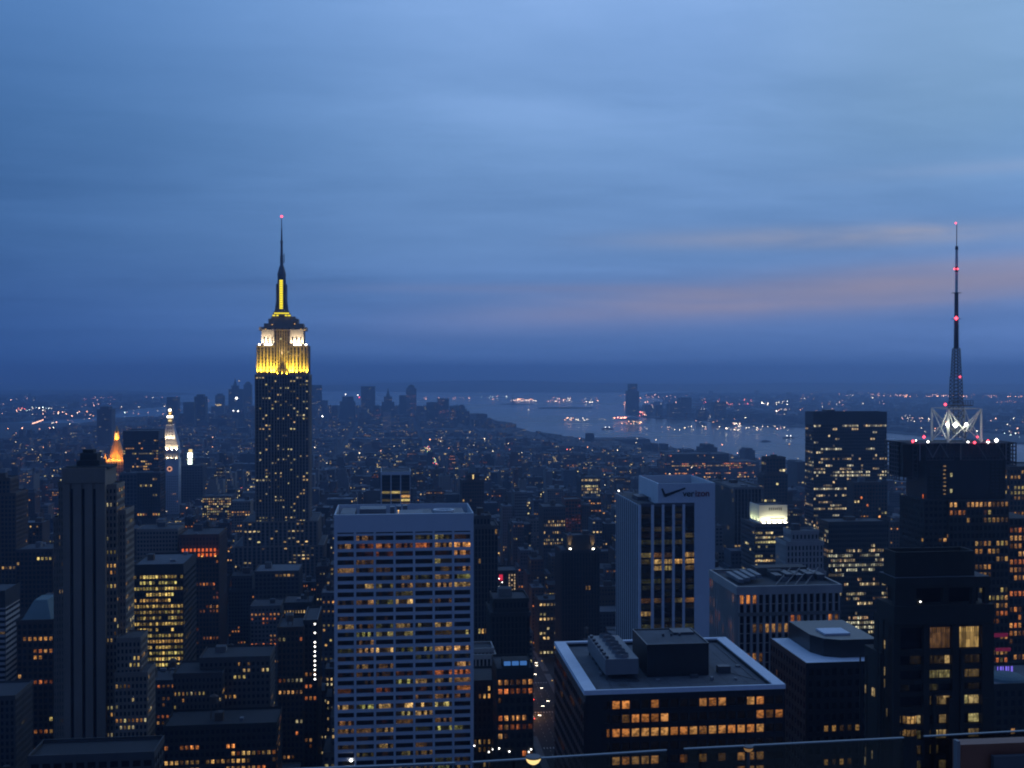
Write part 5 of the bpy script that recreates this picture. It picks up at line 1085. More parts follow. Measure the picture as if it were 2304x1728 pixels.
    Xm = at(2151.5, 800, ym).x; Zm = lambda py: at(2151, py, ym).z; wp = lambda n: n/F*(ym*math.cos(YAW)+Xm*math.sin(YAW))
    def latt(name, ya, yb_, wa, wb, n, r_=.16):
        m = MB(); za, zb = Zm(ya), Zm(yb_)
        for sx in (-1, 1):
            for sy in (-1, 1): m.bar((Xm+sx*wa, ym+sy*wa, za), (Xm+sx*wb, ym+sy*wb, zb), r_*1.6)
        for k in range(n):
            t0, t1 = k/n, (k+1)/n; w0, w1 = wa+(wb-wa)*t0, wa+(wb-wa)*t1; q0, q1 = za+(zb-za)*t0, za+(zb-za)*t1
            c0 = [(Xm-w0, ym-w0), (Xm+w0, ym-w0), (Xm+w0, ym+w0), (Xm-w0, ym+w0)]; c1 = [(Xm-w1, ym-w1), (Xm+w1, ym-w1), (Xm+w1, ym+w1), (Xm-w1, ym+w1)]
            for i in range(4):
                j = (i+1) % 4; m.bar((*c0[i], q0), (*c1[j], q1), r_); m.bar((*c0[j], q0), (*c1[i], q1), r_); m.bar((*c1[i], q1), (*c1[j], q1), r_)
        return m.build(name, M['steel_dark'], root)
    latt('mast_section', 985, 905, wp(14), wp(11.5), 5, .13); latt('mast_section', 905, 848, wp(10.5), wp(9.2), 7, .14); latt('mast_section', 848, 784, wp(8.4), wp(6.0), 9, .14)
    m = MB(); m.cyl(Xm, ym, wp(5.2), Zm(784), wp(4.6), Zm(720), 10); m.cyl(Xm, ym, wp(4.6), Zm(720), wp(4.2), Zm(659), 10); m.build('mast_tube', M['steel_dark'], root)
    m = MB()
    for k in range(12): z = Zm(782-k*5.2); m.bar((Xm-wp(7.5), ym, z), (Xm+wp(7.5), ym, z), .16); m.bar((Xm, ym-wp(7.5), z), (Xm, ym+wp(7.5), z), .16)
    for y_ in (717.5, 659): z = Zm(y_); m.box(Xm-wp(8.5), Xm+wp(8.5), ym-wp(7), ym+wp(7), z-.12, z+.12)
    m.box(Xm-wp(19), Xm+wp(30), ym-wp(19), ym+wp(19), Zm(913), Zm(911)); m.build('mast_platform', M['steel_dark'], root)
    m = MB()
    for k in range(9): u = Xm-wp(19)+wp(49)*k/8; m.bar((u, ym-wp(19), Zm(911)), (u, ym-wp(19), Zm(901)), .12)
    m.bar((Xm-wp(19), ym-wp(19), Zm(901)), (Xm+wp(30), ym-wp(19), Zm(901)), .14); m.bar((Xm-wp(19), ym-wp(19), Zm(906)), (Xm+wp(30), ym-wp(19), Zm(906)), .1); m.build('mast_railing', M['steel_dark'], root)
    m = MB(); m.cyl(Xm, ym, wp(3.2), Zm(659), wp(3.0), Zm(612), 10); m.cyl(Xm, ym, wp(3.2), Zm(600), wp(2.7), Zm(562), 10); m.build('antenna', M['steel_white'], root)
    m = MB(); m.cyl(Xm, ym, wp(3.4), Zm(612), wp(3.4), Zm(600), 10); m.cyl(Xm, ym, wp(3.5), Zm(562), wp(3.2), Zm(554), 10); m.cyl(Xm, ym, wp(1.0), Zm(554), wp(.8), Zm(505), 8); m.build('antenna_tip', M['steel_dark'], root)
    for (px, py, s) in ((2150.5,502,.75),(2147.5,605,.75),(2154.5,605,.75),(2151.5,716,1.5),(2160,848,.8)): m = MB(); c = at(px, py, ym-3); m.ball(c, s*.8); m.build('beacon', M['red_lamp'], root)
    for (px, py, s) in ((2127,910,1.1),(2054,993,1.1),(2079,983,1.1),(2199,983,.8),(2193,997,1.1),(2223,992,1.0)): m = MB(); c = at(px, py, Y-.5); m.ball((c.x, c.y, max(c.z, zc1+.5)), s*.8); m.build('beacon', M['red_lamp'], root)
    for (px, py, s) in ((2131,955,1.3),(2150,956,2.2),(2174,955,1.5),(2242,991,1.6),(2223,999,1.3),(2088,994,1.0),(2178,996,1.0),(2061,991,.6)):
        c = at(px, py, Y+1); m = MB(); zz = max(c.z, zc1+.6); m.ball((c.x, c.y, zz), s*.75); m.build('flood_lamp', M['white_lamp'], root)
        m = MB(); m.bar((c.x, c.y+.4, zc1), (c.x, c.y+.4, zz), .12); m.build('lamp_post', M['steel_dark'], root)
    for (px, py, tx, ty, tz, P) in ((2131,957,ta,ty0,z1,9000),(2150,957,xm,ym,z1,14000),(2174,957,tb,ty0,z1,9000)):
        c = at(px, py, Y+1); lamp(root, 'POINT', (c.x, Y+3.2, c.z), (tx, ty, tz), P*.08, (.95,1,.75), .5)
mast_tower()

# ------------------------------------------------------------------ gilded pyramid tower
r_, B = tower('office_tower', 'stone tower under a steep gilded pyramid roof lit orange', [(230,283,1037,1830,40)], short='gilded pyramid tower', wall='limestone', cw=4, fh=4.6, pw=1.8, sh=1.6, lit=.05, pal=PALE, bri=1.2, vis=1090, kit=False)
x0, x1, y0, y1, z = B[0]; xc, yc = (x0+x1)/2, (y0+y1)/2; Zp = lambda py: at(256, py, yc).z; wq = lambda n: n/F*1790*1.04
m = MB(); m.cyl(xc, yc, wq(19), z, wq(4.5), Zp(985), 8); m.build('pyramid_roof', M['gilded_tile'], r_)
m = MB(); m.cyl(xc, yc, wq(5.6), Zp(986), wq(4.6), Zp(970), 8); m.cyl(xc, yc, wq(4), Zp(970), wq(.4), Zp(958), 8); m.build('lantern', M['gilded_tile'], r_)
for k, (sx, sy) in enumerate(((-1,-1),(1,-1),(1,1),(-1,1))):
    m = MB(); m.cyl(xc+sx*wq(21), yc+sy*wq(16), wq(3.2), z, wq(2.8), z+6, 8); m.cyl(xc+sx*wq(21), yc+sy*wq(16), wq(3), z+6, .1, z+13, 8); m.build('corner_turret', M['limestone'], r_)
m = MB()
for k in range(9): u = x0+2+(x1-x0-4)*k/8; m.cyl(u, y0+1.2, .8, z, .2, z+5, 6)
m.build('roof_crenel', M['limestone'], r_)
for k in range(6): u = x0+3+(x1-x0-6)*k/5; lamp(r_, 'SPOT', (u, y0+.6, z+1.2), (xc+(u-xc)*.6, yc-8, z+16), 90000, (1,.40,.06), .6, 110); box_part(r_, 'flood_lamp', 'amber_lamp', u-1.1, u+1.1, y0+.2, y0+.8, z+.6, z+2.2)
for k in range(5): lamp(r_, 'POINT', (x0+2+(x1-x0-4)*k/4, y0-2.2, z+2.5), (0,0,0), 9000, (1,.36,.05), .5)
for k in (-1, 1): lamp(r_, 'SPOT', (xc+k*wq(3), yc-wq(11), Zp(990)), (xc, yc, Zp(975)), 60000, (1,.45,.08), .5, 100)
box_part(r_, 'lantern_lamp', 'amber_lamp', xc-wq(2.2), xc+wq(2.2), yc-wq(5.6), yc-wq(5.1), Zp(984), Zp(974))
# ------------------------------------------------------------------ marble clock tower
r_, B = tower('clock_tower', 'marble clock tower with floodlit belfry, tapering roof and gilded lantern', [(361,401,1033,2090,24)], short='marble clock tower', wall='white_marble', core='window_dark', cw=3.6, fh=4.6, pw=2.2, sh=2.2, pp=.5, lit=.02, pal=ORANGE, vis=1165, kit=False, blank=30)
x0, x1, y0, y1, z = B[0]; xc, yc = (x0+x1)/2, (y0+y1)/2; Zp = lambda py: at(382, py, yc).z; wq = lambda n: n/F*(2100*math.cos(YAW)+xc*math.sin(YAW))
m = MB()
for k in range(7): u = x0+(x1-x0)*k/6; m.box(u-.7, u+.7, y0-.2, y0+.6, z, Zp(1019), 0)
m.box(x0+1, x1-1, y0+1.8, y1-2, z, Zp(1019), 0); m.box(x0-.8, x1+.8, y0-.9, y1+.9, Zp(1019), Zp(1014), 0); m.box(x0-.8, x1+.8, y0-.9, y1+.9, z-1, z+.6, 0); m.build('loggia', M['white_marble'], r_)
m = MB(); m.box(x0+.8, x1-.8, y0+1, y1-1, Zp(1014), Zp(998), 0, 'b'); m.frustum((x0+.9, x1-.9, y0+1.1, y1-1.1), (xc-wq(13.5), xc+wq(13.5), yc-wq(13.5), yc+wq(13.5)), Zp(998), Zp(983)); m.frustum((xc-wq(13.5), xc+wq(13.5), yc-wq(13.5), yc+wq(13.5)), (xc-wq(7.5), xc+wq(7.5), yc-wq(7.5), yc+wq(7.5)), Zp(983), Zp(956)); m.box(xc-wq(9), xc+wq(9), yc-wq(9), yc+wq(9), Zp(957), Zp(955), 0)
m.build('tapering_roof', M['white_marble'], r_)
m = MB()
for j, yy in enumerate((964, 971, 978)):
    for i in (-1, 0, 1): w_ = 2.0+j*.6; c = (xc+i*wq(4.2+j), yc-wq(9.8+j*1.8)); m.box(c[0]-wq(1), c[0]+wq(1), c[1]-.3, c[1]+.1, Zp(yy+1.5), Zp(yy-1.5))
m.build('dormer_window', M['window_dark'], r_)
m = MB(); m.cyl(xc, yc, wq(4.8), Zp(955), wq(4.8), Zp(940), 8); m.cyl(xc, yc, wq(6.6), Zp(940), wq(6.6), Zp(935), 12); m.cyl(xc, yc, wq(4), Zp(935), wq(3), Zp(926), 8); m.cyl(xc, yc, wq(3.2), Zp(926), .2, Zp(917), 8); m.build('lantern', M['gilded_tile'], r_)
for yy, w_, mt in ((937.5, 6.2, 'flood_white'), (922.5, 2.8, 'flood_white'), (930, 2.2, 'amber_lamp'), (946, 3.8, 'lamp_or_reflection')): box_part(r_, 'lantern_light', mt, xc-wq(w_), xc+wq(w_), yc-wq(7)-.3, yc-wq(7)+.2, Zp(yy+2), Zp(yy-2))
for k in range(4): u = x0+(x1-x0)*(k+.5)/4; lamp(r_, 'SPOT', (u, y0-.2, Zp(1013)+.8), (u, y0+3.2, Zp(985)), 36000, (1,.74,.42), .6, 90); lamp(r_, 'POINT', (u, y0+.9, z+1.6), (0,0,0), 1300, (1,.76,.46), .3)
for k in (-1, 0, 1): lamp(r_, 'SPOT', (xc+k*wq(9), yc-wq(19), Zp(990)), (xc+k*wq(5), yc-wq(9), Zp(965)), 26000, (1,.74,.44), .6, 80)
m = MB(); c = at(381.6, 1055, y0-.9); m.bar((c.x, y0-1.0, c.z), (c.x, y0-.6, c.z), wq(5.6), k=20); m.build('clock_face', M['clock_glow'], r_)
m = MB(); m.bar((c.x, y0-1.2, c.z), (c.x, y0-1.0, c.z), wq(3.2), k=20); m.build('clock_centre', M['rust_panel'], r_)
m = MB(); m.bar((c.x, y0-1.3, c.z), (c.x+.4, y0-1.3, c.z+wq(4.6)), .22); m.bar((c.x, y0-1.3, c.z), (c.x+wq(2.8), y0-1.3, c.z-1), .25); m.build('clock_hand', M['steel_dark'], r_)

tower('office_tower', 'black box tower between the gilded pyramid and the marble clock tower', [(277,356,971,1750,50)], short='black box tower', wall='black_granite', core='black_glass', cw=3.2, fh=4, pw=.8, sh=1.9, lit=.14, rv=1.2, rows={3:.5,4:.7,5:.6,13:.4,15:.6}, pal=WARM, bri=1.2, vis=1065, blank=12, kit=False)
tower('office_tower', 'grey slab with two big lit openings below the black box tower', [(268,308,1066,1500,34)], wall='grey_concrete', cw=5, fh=5, lit=.02, rows={10:.6,11:.6}, pal=PALE, bri=1.1, vis=1150)
tower('office_tower', 'dark slab with faint broken rows behind the limestone tower', [(308,360,1065,1480,34)], wall='dark_stone', core='black_glass', cw=3.4, fh=4.2, lit=.06, rv=1.3, pal=WARM, vis=1150)
r_, B = tower('office_tower', 'tall hazy slab with two brilliant white sign panels', [(407,456,1048,2150,34)], short='slab with the white sign panels', wall='grey_concrete', cw=5, fh=5, lit=.01, vis=1120, kit=False)
x0, x1, y0, y1, z = B[0]; c = at(427.5, 1030, y0+3); 
for (ya, yb_, p0, p1) in ((1019,1030.5,422.5,433), (1033,1044.5,423,432)): a, b = at(p0, ya, y0+3), at(p1, yb_, y0+3); m = MB(); m.box(a.x, b.x, y0+2.8, y0+4.2, b.z, a.z); m.build('sign_or_reflection_panel', M['sign_white'], r_)
a, b = at(424, 1011, y0+3), at(433, 1018, y0+3); m = MB(); m.box(a.x, b.x, y0+3, y0+5, z, a.z); m.build('sign_tower', M['grey_concrete'], r_)
box_part(r_, 'sign_or_reflection_panel', 'lamp_or_reflection', a.x+.3, b.x-.3, y0+2.8, y0+2.99, b.z, a.z)
tower('office_tower', 'small dark tower framed in thin white piers behind the gridded tower', [(858,923,1064,1110,44)], short='white-framed dark tower', wall='steel_white', wall2='dark_stone', core='black_glass', cw=9.4, fh=3.9, pw=.9, sh=1.3, pp=.6, sp_=.25, lit=.45, rv=.8, rows={0:0,1:0,2:0,3:0}, pal=WARM, bri=.8, vis=1135, kit=False, blank=2)
r_, B = tower('apartment_tower', 'gothic-topped tower with a lit gable between slim ribbed towers', [(1050,1079,1066,1302,22),(1040,1089,1082,1298,34)], short='gothic-topped tower', wall='brown_brick', cw=3, fh=4, lit=.02, vis=1160, kit=False)
x0, x1, y0, y1, z = B[0]; m = MB(); m.frustum((x0+3, x1-3, y0+3, y1-3), ((x0+x1)/2-2, (x0+x1)/2+2, (y0+y1)/2-2, (y0+y1)/2+2), z, z+11); m.build('roof', M['copper_roof'], r_)
box_part(r_, 'lit_niche', 'lamp_or_reflection', (x0+x1)/2-.7, (x0+x1)/2+.7, y0-.95, y0-.55, z-6, z-1); lamp(r_, 'SPOT', ((x0+x1)/2, y0-3, z-12), ((x0+x1)/2, y0, z), 3500, (1,.7,.35), .4, 60)
tower('warehouse', 'immense long warehouse block near the river with strings of lit windows', [(1500,1640,1022,2620,60,{'zb':0,'lit':.12}),(1496,1708,1040,2600,80)], short='immense lit warehouse', wall='brown_brick', cw=4.2, fh=4.6, pw=1.4, sh=1.8, lit=.22, rv=.9, rows={1:.75,3:.2,5:.45,7:.4}, pal=WARM+ORANGE, bri=1.6, vis=1078)
tower('office_building', 'grey block with six bright stacked rows of pale windows', [(1308,1350,1075,1580,40)], short='six-row pale-lit block', wall='grey_concrete', cw=2.8, fh=4.4, lit=.05, rows={0:.8,2:.7,3:.8,4:.6,5:.4,6:.3}, pal=PALE, bri=1.4, vis=1120)
tower('loft_building', 'low block below the orange-topped brick tower with warm lit floors', [(455,520,1118,1700,40)], short='warm-lit low block', wall='brown_brick', cw=3, lit=.5, rv=.5, pal=PALE+WARM, bri=1.1, vis=1165)

# ------------------------------------------------------------------ hazy far towers
for i, (lab, tiers, k) in enumerate([
    ('hazy far tower with a lit golden crown by a lower shoulder', [(484,504,890,6300,40)], dict(crown='step')),
    ('hazy stepped tower with a white beacon beside the spire skyscraper', [(520,536,868,6500,40),(514,545,876,6480,60)], dict(crown='spire', lit=.02)),
    ('hazy twin of the stepped beacon tower half hidden by the spire skyscraper', [(548,566,866,6600,40)], dict(crown='dome')),
    ('flat-topped hazy slab just behind the spire skyscraper', [(696,723,867,5900,60)], dict(lit=.06)),
    ('low hazy shoulder block next to the flat-topped slab', [(723,737,902,5900,50)], dict()),
    ('hazy tower with sloping shoulders and a red lamp above it', [(770,795,893,6000,50),(764,799,904,5980,70)], dict()),
    ('tallest flat-topped hazy slab of the far skyline', [(812,844,870,6300,60)], dict(lit=.05, short='tallest far slab')),
    ('small-spired hazy tower in the far skyline', [(864,882,893,6200,40),(859,887,905,6180,60)], dict(crown='spire')),
    ('dome-topped hazy tower with warm edge lights', [(914,937,875,6400,60)], dict(crown='dome', lit=.12, pal=ORANGE, short='dome-topped far tower')),
    ('lower square wing against the dome-topped hazy tower', [(898,914,890,6390,50)], dict()),
    ('hazy broad block with a lit roof edge near the harbour', [(985,1010,897,5700,60)], dict(lit=.15, pal=ORANGE, short='broad far block')),
    ('lower partner of the broad hazy block near the harbour', [(960,985,906,5690,60)], dict(lit=.03)),
    ('slim hazy tower standing last before the open harbour', [(1032,1046,914,5500,40)], dict(lit=.1, crown='step', short='last slim far tower')),
    ('stub tower leaning against the last slim far tower', [(1046,1056,926,5480,40)], dict()),
    ('pale lit block low among the far towers', [(862,880,928,4900,40)], dict(lit=.5, bri=.35, wall='pale_stone')),
    ('hazy block with a pointed roof above the eastern rooftops', [(437,462,893,5200,60)], dict(crown='step')),
    ('flat hazy block beside the pointed roof block', [(412,437,906,5150,60)], dict()),
    ('hazy tower directly behind the lantern of the clock tower', [(375,400,894,5600,60)], dict()),
    ('dark hazy tower above the gilded pyramid roof', [(218,251,922,3700,50)], dict(crown='step', short='dark hazy tower')),
    ('hazy square tower rising alone at the pier by the river', [(1320,1337,976,4050,30)], dict(short='riverside square tower')),
    ('hazy brick slab by the river, flat topped', [(1538,1562,1012,3300,50)], dict()),
    ('broad hazy block by the river with rooftop house', [(1580,1614,1008,3000,60)], dict(crown='step')),
    ('hazy block with a raised head house near the river edge', [(1676,1699,1014,2850,50)], dict(crown='step')),
    ('first of three hazy riverside slabs close together', [(1452,1466,1001,3500,40)], dict()),
    ('middle slab of three hazy riverside slabs', [(1470,1481,999,3520,40)], dict()),
    ('last of three hazy riverside slabs close together', [(1489,1504,1000,3540,40)], dict()),
    ('hazy slab filling the gap before the great black slab', [(1794,1818,1041,1900,50)], dict(lit=.02)),
    ('tapering glass tower standing alone on the far shore', [(1416,1434,864,6660,50),(1412,1438,880,6650,60)], dict(wall='blue_grey_panel', lit=.02, short='tapering far-shore tower')),
    ('narrow far-shore tower next to the tapering tower', [(1454,1467,912,6600,40)], dict()),
    ('second narrow far-shore tower with flat top', [(1478,1491,913,6500,40)], dict()),
    ('wide far-shore block stepping up to a taller one', [(1505,1530,909,6300,60)], dict(lit=.03)),
    ('tall far-shore block behind the wide stepping block', [(1530,1556,895,6500,60)], dict(lit=.03)),
    ('square far-shore office block with a lit roof edge', [(1607,1634,905,6000,60)], dict(lit=.06, short='square far-shore block')),
    ('small far-shore slab close to the water', [(1570,1590,922,5900,40)], dict()),
    ('lone hazy slab far inland behind the great black slab', [(1922,1938,905,9000,60)], dict()),
    ('dark hazy column far behind the antenna-mast tower', [(2017,2024,940,5400,30)], dict()),
    ]):
    k = dict(k); k.setdefault('wall', 'dark_stone' if i % 2 else 'grey_concrete'); k.setdefault('lit', .02); simple('far_tower', lab, tiers, seed=i, cat='tower', group='hazy towers on the far skyline', **k)
def far_lamp(px, py, Y, s, mt='white_lamp', label='', name='beacon_lamp', base=0):
    c = at(px, py, Y); root = empty(name, (c.x, c.y, base)); tag(root, label, 'lamp', 'bright lamps over the far rooftops')
    m = MB(); m.ball(c, s); m.build('lamp_globe', M[mt], root); m = MB(); m.bar((c.x, c.y, base), (c.x, c.y, c.z-s*.5), .5); m.build('pole', M['steel_dark'], root)
far_lamp(532, 896, 5600, 7, label='large white lamp before the stepped beacon tower'); far_lamp(538, 857, 6530, 4.5, 'lamp_or_reflection', 'small pale beacon topping the stepped hazy tower')
far_lamp(777.5, 887.5, 6050, 3.5, label='small lamp above the sloping-shouldered hazy tower'); far_lamp(805, 889, 6100, 3.2, label='upper lamp beside the tallest far slab'); far_lamp(808.5, 894, 6100, 3.6, 'red_lamp', 'lower reddish lamp beside the tallest far slab')
for dx, yy, s, lb in ((0, 910, 3, 'smallest and highest of the golden lamps below the hazy step-topped tower'), (4, 912, 5, 'lowest large golden lamp below the hazy step-topped tower'), (8, 911, 5, 'large golden lamp in the middle of the row below the step-topped tower'), (12, 911.5, 4, 'last golden lamp of the row, next to the open water side')): far_lamp(485+dx, yy, 5600, s, 'lamp_or_reflection', lb)
far_lamp(525.5, 924, 4700, 3, label='smaller lamp of the white pair above the eastern roofs'); far_lamp(535.5, 925, 4700, 3.3, label='larger lamp of the white pair, nearer the spire skyscraper')
far_lamp(725.5, 936.5, 4200, 3.2, label='single white lamp low beside the spire skyscraper'); far_lamp(943, 1036, 3250, 4.2, label='bright lamp on the distant avenue crossing'); far_lamp(1032.5, 1010, 3650, 3.0, label='white lamp among roofs below the last slim far tower'); far_lamp(1058, 973, 4600, 6, 'lamp_or_reflection', 'wide pale lamp at the rooftops before the harbour')

# crane
r_ = empty('construction_crane', (at(1287, 1100, 1700).x, 1700, 0)); tag(r_, 'dark lattice crane with raised jib above the mid-distance roofs', 'crane'); c = at(1286, 1110, 1700); t = at(1300, 1050, 1705); b = at(1284, 1060, 1695)
m = MB(); m.bar((c.x, 1700, 0), (c.x, 1700, c.z+6), 1.4); m.build('tower', M['steel_dark'], r_); m = MB(); m.bar((c.x, 1700, c.z+6), t, .8); m.bar((c.x, 1700, c.z+6), (c.x-7, 1700, c.z+9), .8); m.bar((c.x-5, 1700, c.z+16), t, .2); m.bar((c.x, 1700, c.z+6), (c.x-5, 1700, c.z+16), .3); m.build('jib', M['steel_dark'], r_)

# statue on its harbour island, boats, riverside pier
r_ = empty('statue', (1040, 9420, -9)); tag(r_, 'tiny hazy statue on its pedestal on the harbour island', 'statue'); m = MB(); m.cyl(1040, 9420, 32, -9, 30, 0, 11); m.box(1028, 1052, 9408, 9432, 0, 14); m.frustum((1031,1049,9411,9429), (1034,1046,9414,9426), 14, 38); m.build('pedestal', M['pale_stone'], r_)
m = MB(); m.cyl(1040, 9420, 5.5, 38, 3.4, 66, 10); m.cyl(1040, 9420, 3.4, 66, 2.2, 72, 8); m.cyl(1040, 9420, 2.4, 72, 1.8, 78, 8); m.bar((1038, 9420, 70), (1033, 9420, 82), 1.2); m.bar((1033, 9420, 82), (1033, 9420, 86), 1.6); m.build('figure', M['statue_copper'], r_)
def boat(px, py, L, label, lit=False):
    c = ground(px, py, SEA); r_ = empty('boat', (c.x, c.y, SEA)); tag(r_, label, 'boat', 'boats on the water'); x, y, z = c.x, c.y, SEA; w_ = L*.14
    m = MB(); m.prism([(x-L/2,y-w_),(x+L*.35,y-w_),(x+L/2,y),(x+L*.35,y+w_),(x-L/2,y+w_)], z, z+L*.06); m.build('hull', M['hull'], r_); m = MB(); m.box(x-L*.3, x+L*.15, y-w_*.7, y+w_*.7, z+L*.06, z+L*.15); m.build('cabin', M['pale_stone'], r_)
    m = MB(); m.bar((x, y, z+L*.15), (x, y, z+L*.25), L*.008); m.build('funnel', M['steel_dark'], r_)
    if lit: m = MB(); m.ball((x-L*.2, y, z+L*.18), 2.2); m.ball((x+L*.1, y, z+L*.18), 2.2); m.build('deck_lamp', M['white_lamp'], r_)
boat(1113, 951, 95, 'dark ship anchored in the harbour before the far islands'); boat(1368, 966, 60, 'ferry with pale lamps in midstream', True); boat(1723, 994, 45, 'small dark boat near the great black slab'); boat(1776, 986, 55, 'ferry with two deck lamps close to the far pier', True)
c = ground(1776, 1004, SEA); r_ = empty('channel_buoy', (c.x, c.y, SEA)); tag(r_, 'lit red buoy on the river close to the black slab', 'buoy'); m = MB(); m.cyl(c.x, c.y, 2.5, SEA, 1, SEA+6, 8); m.build('float', M['sign_red'], r_); m = MB(); m.ball((c.x, c.y, SEA+7.5), 2.4); m.build('beacon', M['amber_lamp'], r_)
r_ = empty('pier_shed', (900, 4150, SEA)); tag(r_, 'long pier shed under a row of brilliant white floodlights', 'pier'); m = MB(); m.box(740, 985, 4080, 4240, SEA, -4, 0, 'b', top=1); m.box(755, 975, 4090, 4230, -4, 9, 0, 'b', top=1); m.build('shed', [M['grey_concrete'], M['roof_gravel']], r_)
for k, p in enumerate((1334, 1346, 1352.5, 1358.5, 1364, 1370)):
    c = at(p, 996, 4085); m = MB(); m.bar((c.x, 4085, 9), (c.x, 4085, c.z), .5); m.build('lamp_post', M['steel_dark'], r_); m = MB(); m.ball(c, 4.4); m.build('flood_lamp', M['white_lamp'], r_)
for p0, p1, yy in ((1338, 1346, 1004), (1344, 1364, 1007), (1352, 1358, 1006)): a, b = at(p0, yy-1, 4078), at(p1, yy+1, 4078); m = MB(); m.box(a.x, b.x, 4077.4, 4079, b.z, a.z); m.build('lit_window', M['lamp_or_reflection'], r_)
# ================================================================== THE CITY BETWEEN: blocks of ordinary buildings
AVX = [-1450,-1260,-1070,-870,-675,-545,-420,-295,-165,118,362,606,850,1094,1338,1560]
def inside(x, y, poly):
    c = False; n = len(poly); j = n-1
    for i in range(n):
        xi, yi = poly[i]; xj, yj = poly[j]
        if (yi > y) != (yj > y) and x < (xj-xi)*(y-yi)/(yj-yi)+xi: c = not c
        j = i
    return c
def cap_at(px, Y):
    if Y < 600: c = 1500
    elif Y < 760: c = 1400
    elif Y < 950: c = 1270
    elif Y < 1300: c = 1165
    elif Y < 1800: c = 1100
    elif Y < 2600: c = 1050
    elif Y < 3400: c = 1018
    elif Y < 4300: c = 985 if px < 1350 else 994
    elif Y < 5200: c = 940
    else: c = 912 if 480 < px < 1045 else 930
    if px > 1580 and Y < 2600: c = max(c, 1075)
    SK = [(0,955),(1100,968),(1146,974),(1250,997),(1354,1006),(1458,1014),(1560,1026),(1640,1032),(1708,1046),(1750,1062),(1816,1076),(1960,1072),(2020,1046),(2304,1046)]
    for (a, ya), (b, yb) in zip(SK, SK[1:]):
        if Y < 5000 and a <= px <= b: c = max(c, ya+(yb-ya)*(px-a)/(b-a))
    return c
B_ = []; rf = random.Random(2024)
def try_lot(x0, x1, y0, y1, h, kindw=None):
    xc, yc = (x0+x1)/2, (y0+y1)/2
    for hx0, hx1, hy0, hy1 in HERO:
        if x1 > hx0 and x0 < hx1 and y1 > hy0 and y0 < hy1: return
    p = proj((xc, y0, h)); pl = proj((x0, y0, h))[0]; pr = proj((x1, y0, h))[0]
    if pr < -60 or pl > 2364: return
    cap = cap_at(p[0], y0)
    for a, b, v, Yh in VIS:
        if y0 < Yh and pr > a and pl < b: cap = max(cap, v + (0 if v > 1728 else rf.uniform(0, 14)))
    cap = min(cap, 1760)
    if p[1] < cap:
        zc = at(p[0], cap + rf.uniform(0, 25)*(800/max(800, y0)), y0).z
        if zc < 9: 
            if y0 < 2600: return
            zc = 9
        h = min(h, zc)
    if proj((xc, y1, h))[1] > 1740: return
    B_.append(dict(x0=x0, x1=x1, y0=y0, y1=y1, z=h))
for k in range(6, 88):
    ys = 60+k*80.5+14; 
    for i in range(len(AVX)-1):
        a, b = AVX[i]+15, AVX[i+1]-15
        if max(abs(a), abs(b)) < 0: continue
        ra, rb = a/(ys+70), b/ys
        if rb < -.40 or ra > .66: continue
        for row in (0, 1):
            x = a; yy0 = ys+row*33; far = ys > 2900
            while x < b-9:
                w_ = rf.choice((12, 16, 20, 24, 30, 38)) if ys > 900 else rf.choice((18, 24, 30, 36))
                if far: w_ = rf.choice((16, 22, 28, 36))
                w_ = min(w_, b-x);  
                if b-(x+w_) < 9: w_ = b-x
                if ys < 700: h = rf.choice((45,60,75,90,105))*rf.uniform(.85,1.15)
                elif ys < 1300: h = rf.choice((30,42,52,62,75,95,120))*rf.uniform(.85,1.2)
                elif ys < 2300: h = rf.choice((20,28,36,44,54,65,85))*rf.uniform(.8,1.2)
                elif ys < 3000: h = rf.choice((15,18,24,30,38,48,60))*rf.uniform(.8,1.2)
                elif ys < 5000: h = rf.choice((13,15,17,19,22,26,40))*rf.uniform(.85,1.2)
                else: h = rf.choice((25,35,45,60,80,100))*rf.uniform(.8,1.2)
                if ys > 4600 and (x < -1100 or x > 450): h = min(h, 26)
                if inside(x, yy0, MANH) and inside(x+w_, yy0+30, MANH) and rf.random() < .97:
                    dpt = rf.choice((22, 26, 30, 30, 32.6)); try_lot(x+.05, x+w_-.05, yy0, yy0+dpt, h)
                x += w_
# which of them show largest
W2, H2 = 576, 432; buf = np.full((H2, W2), -1, np.int32); items = []
for n_, b in enumerate(B_): items.append((b['y0'], n_, b['x0'], b['x1'], b['y0'], b['y1'], b['z'], 0))
for n_, h in enumerate(VIS): items.append((h[3], -2, *h, 0, 0, 0))
hero_boxes = [(t[0], t[1], t[3]) for t in VIS]
items.sort(key=lambda t: -t[0])
for it in items:
    if it[1] >= 0:
        _, n_, x0, x1, y0, y1, z, _q = it
        a = proj((x0, y0, z)); b = proj((x1, y0, z)); c = proj((x0, y1, z)); d = proj((x1, y1, z)); e = proj((x0, y0, 0))
        l = min(a[0], c[0])/4; r_2 = max(b[0], d[0])/4; t = min(c[1], d[1])/4; bt = e[1]/4
        l, r_2, t, bt = int(max(0, l)), int(min(W2, r_2+1)), int(max(0, t)), int(min(H2, bt+1))
        if r_2 > l and bt > t: buf[t:bt, l:r_2] = n_
    else:
        a, b, v, Yh = it[2], it[3], it[4], it[5]
        tops = [l_ for l_ in LAND if a-5 <= l_[1] <= b+5 and abs(l_[3]-Yh) < 30]
        top = min([2*l_[2]-min(v, 1728) for l_ in tops] + [v-60])
        l, r_2, t, bt = int(max(0, a/4)), int(min(W2, b/4)), int(max(0, top/4)), int(min(H2, v/4+2))
        if r_2 > l and bt > t: buf[t:bt, l:r_2] = -2
ids, cnt = np.unique(buf, return_counts=True); seen = {int(i): int(c) for i, c in zip(ids, cnt) if i >= 0}
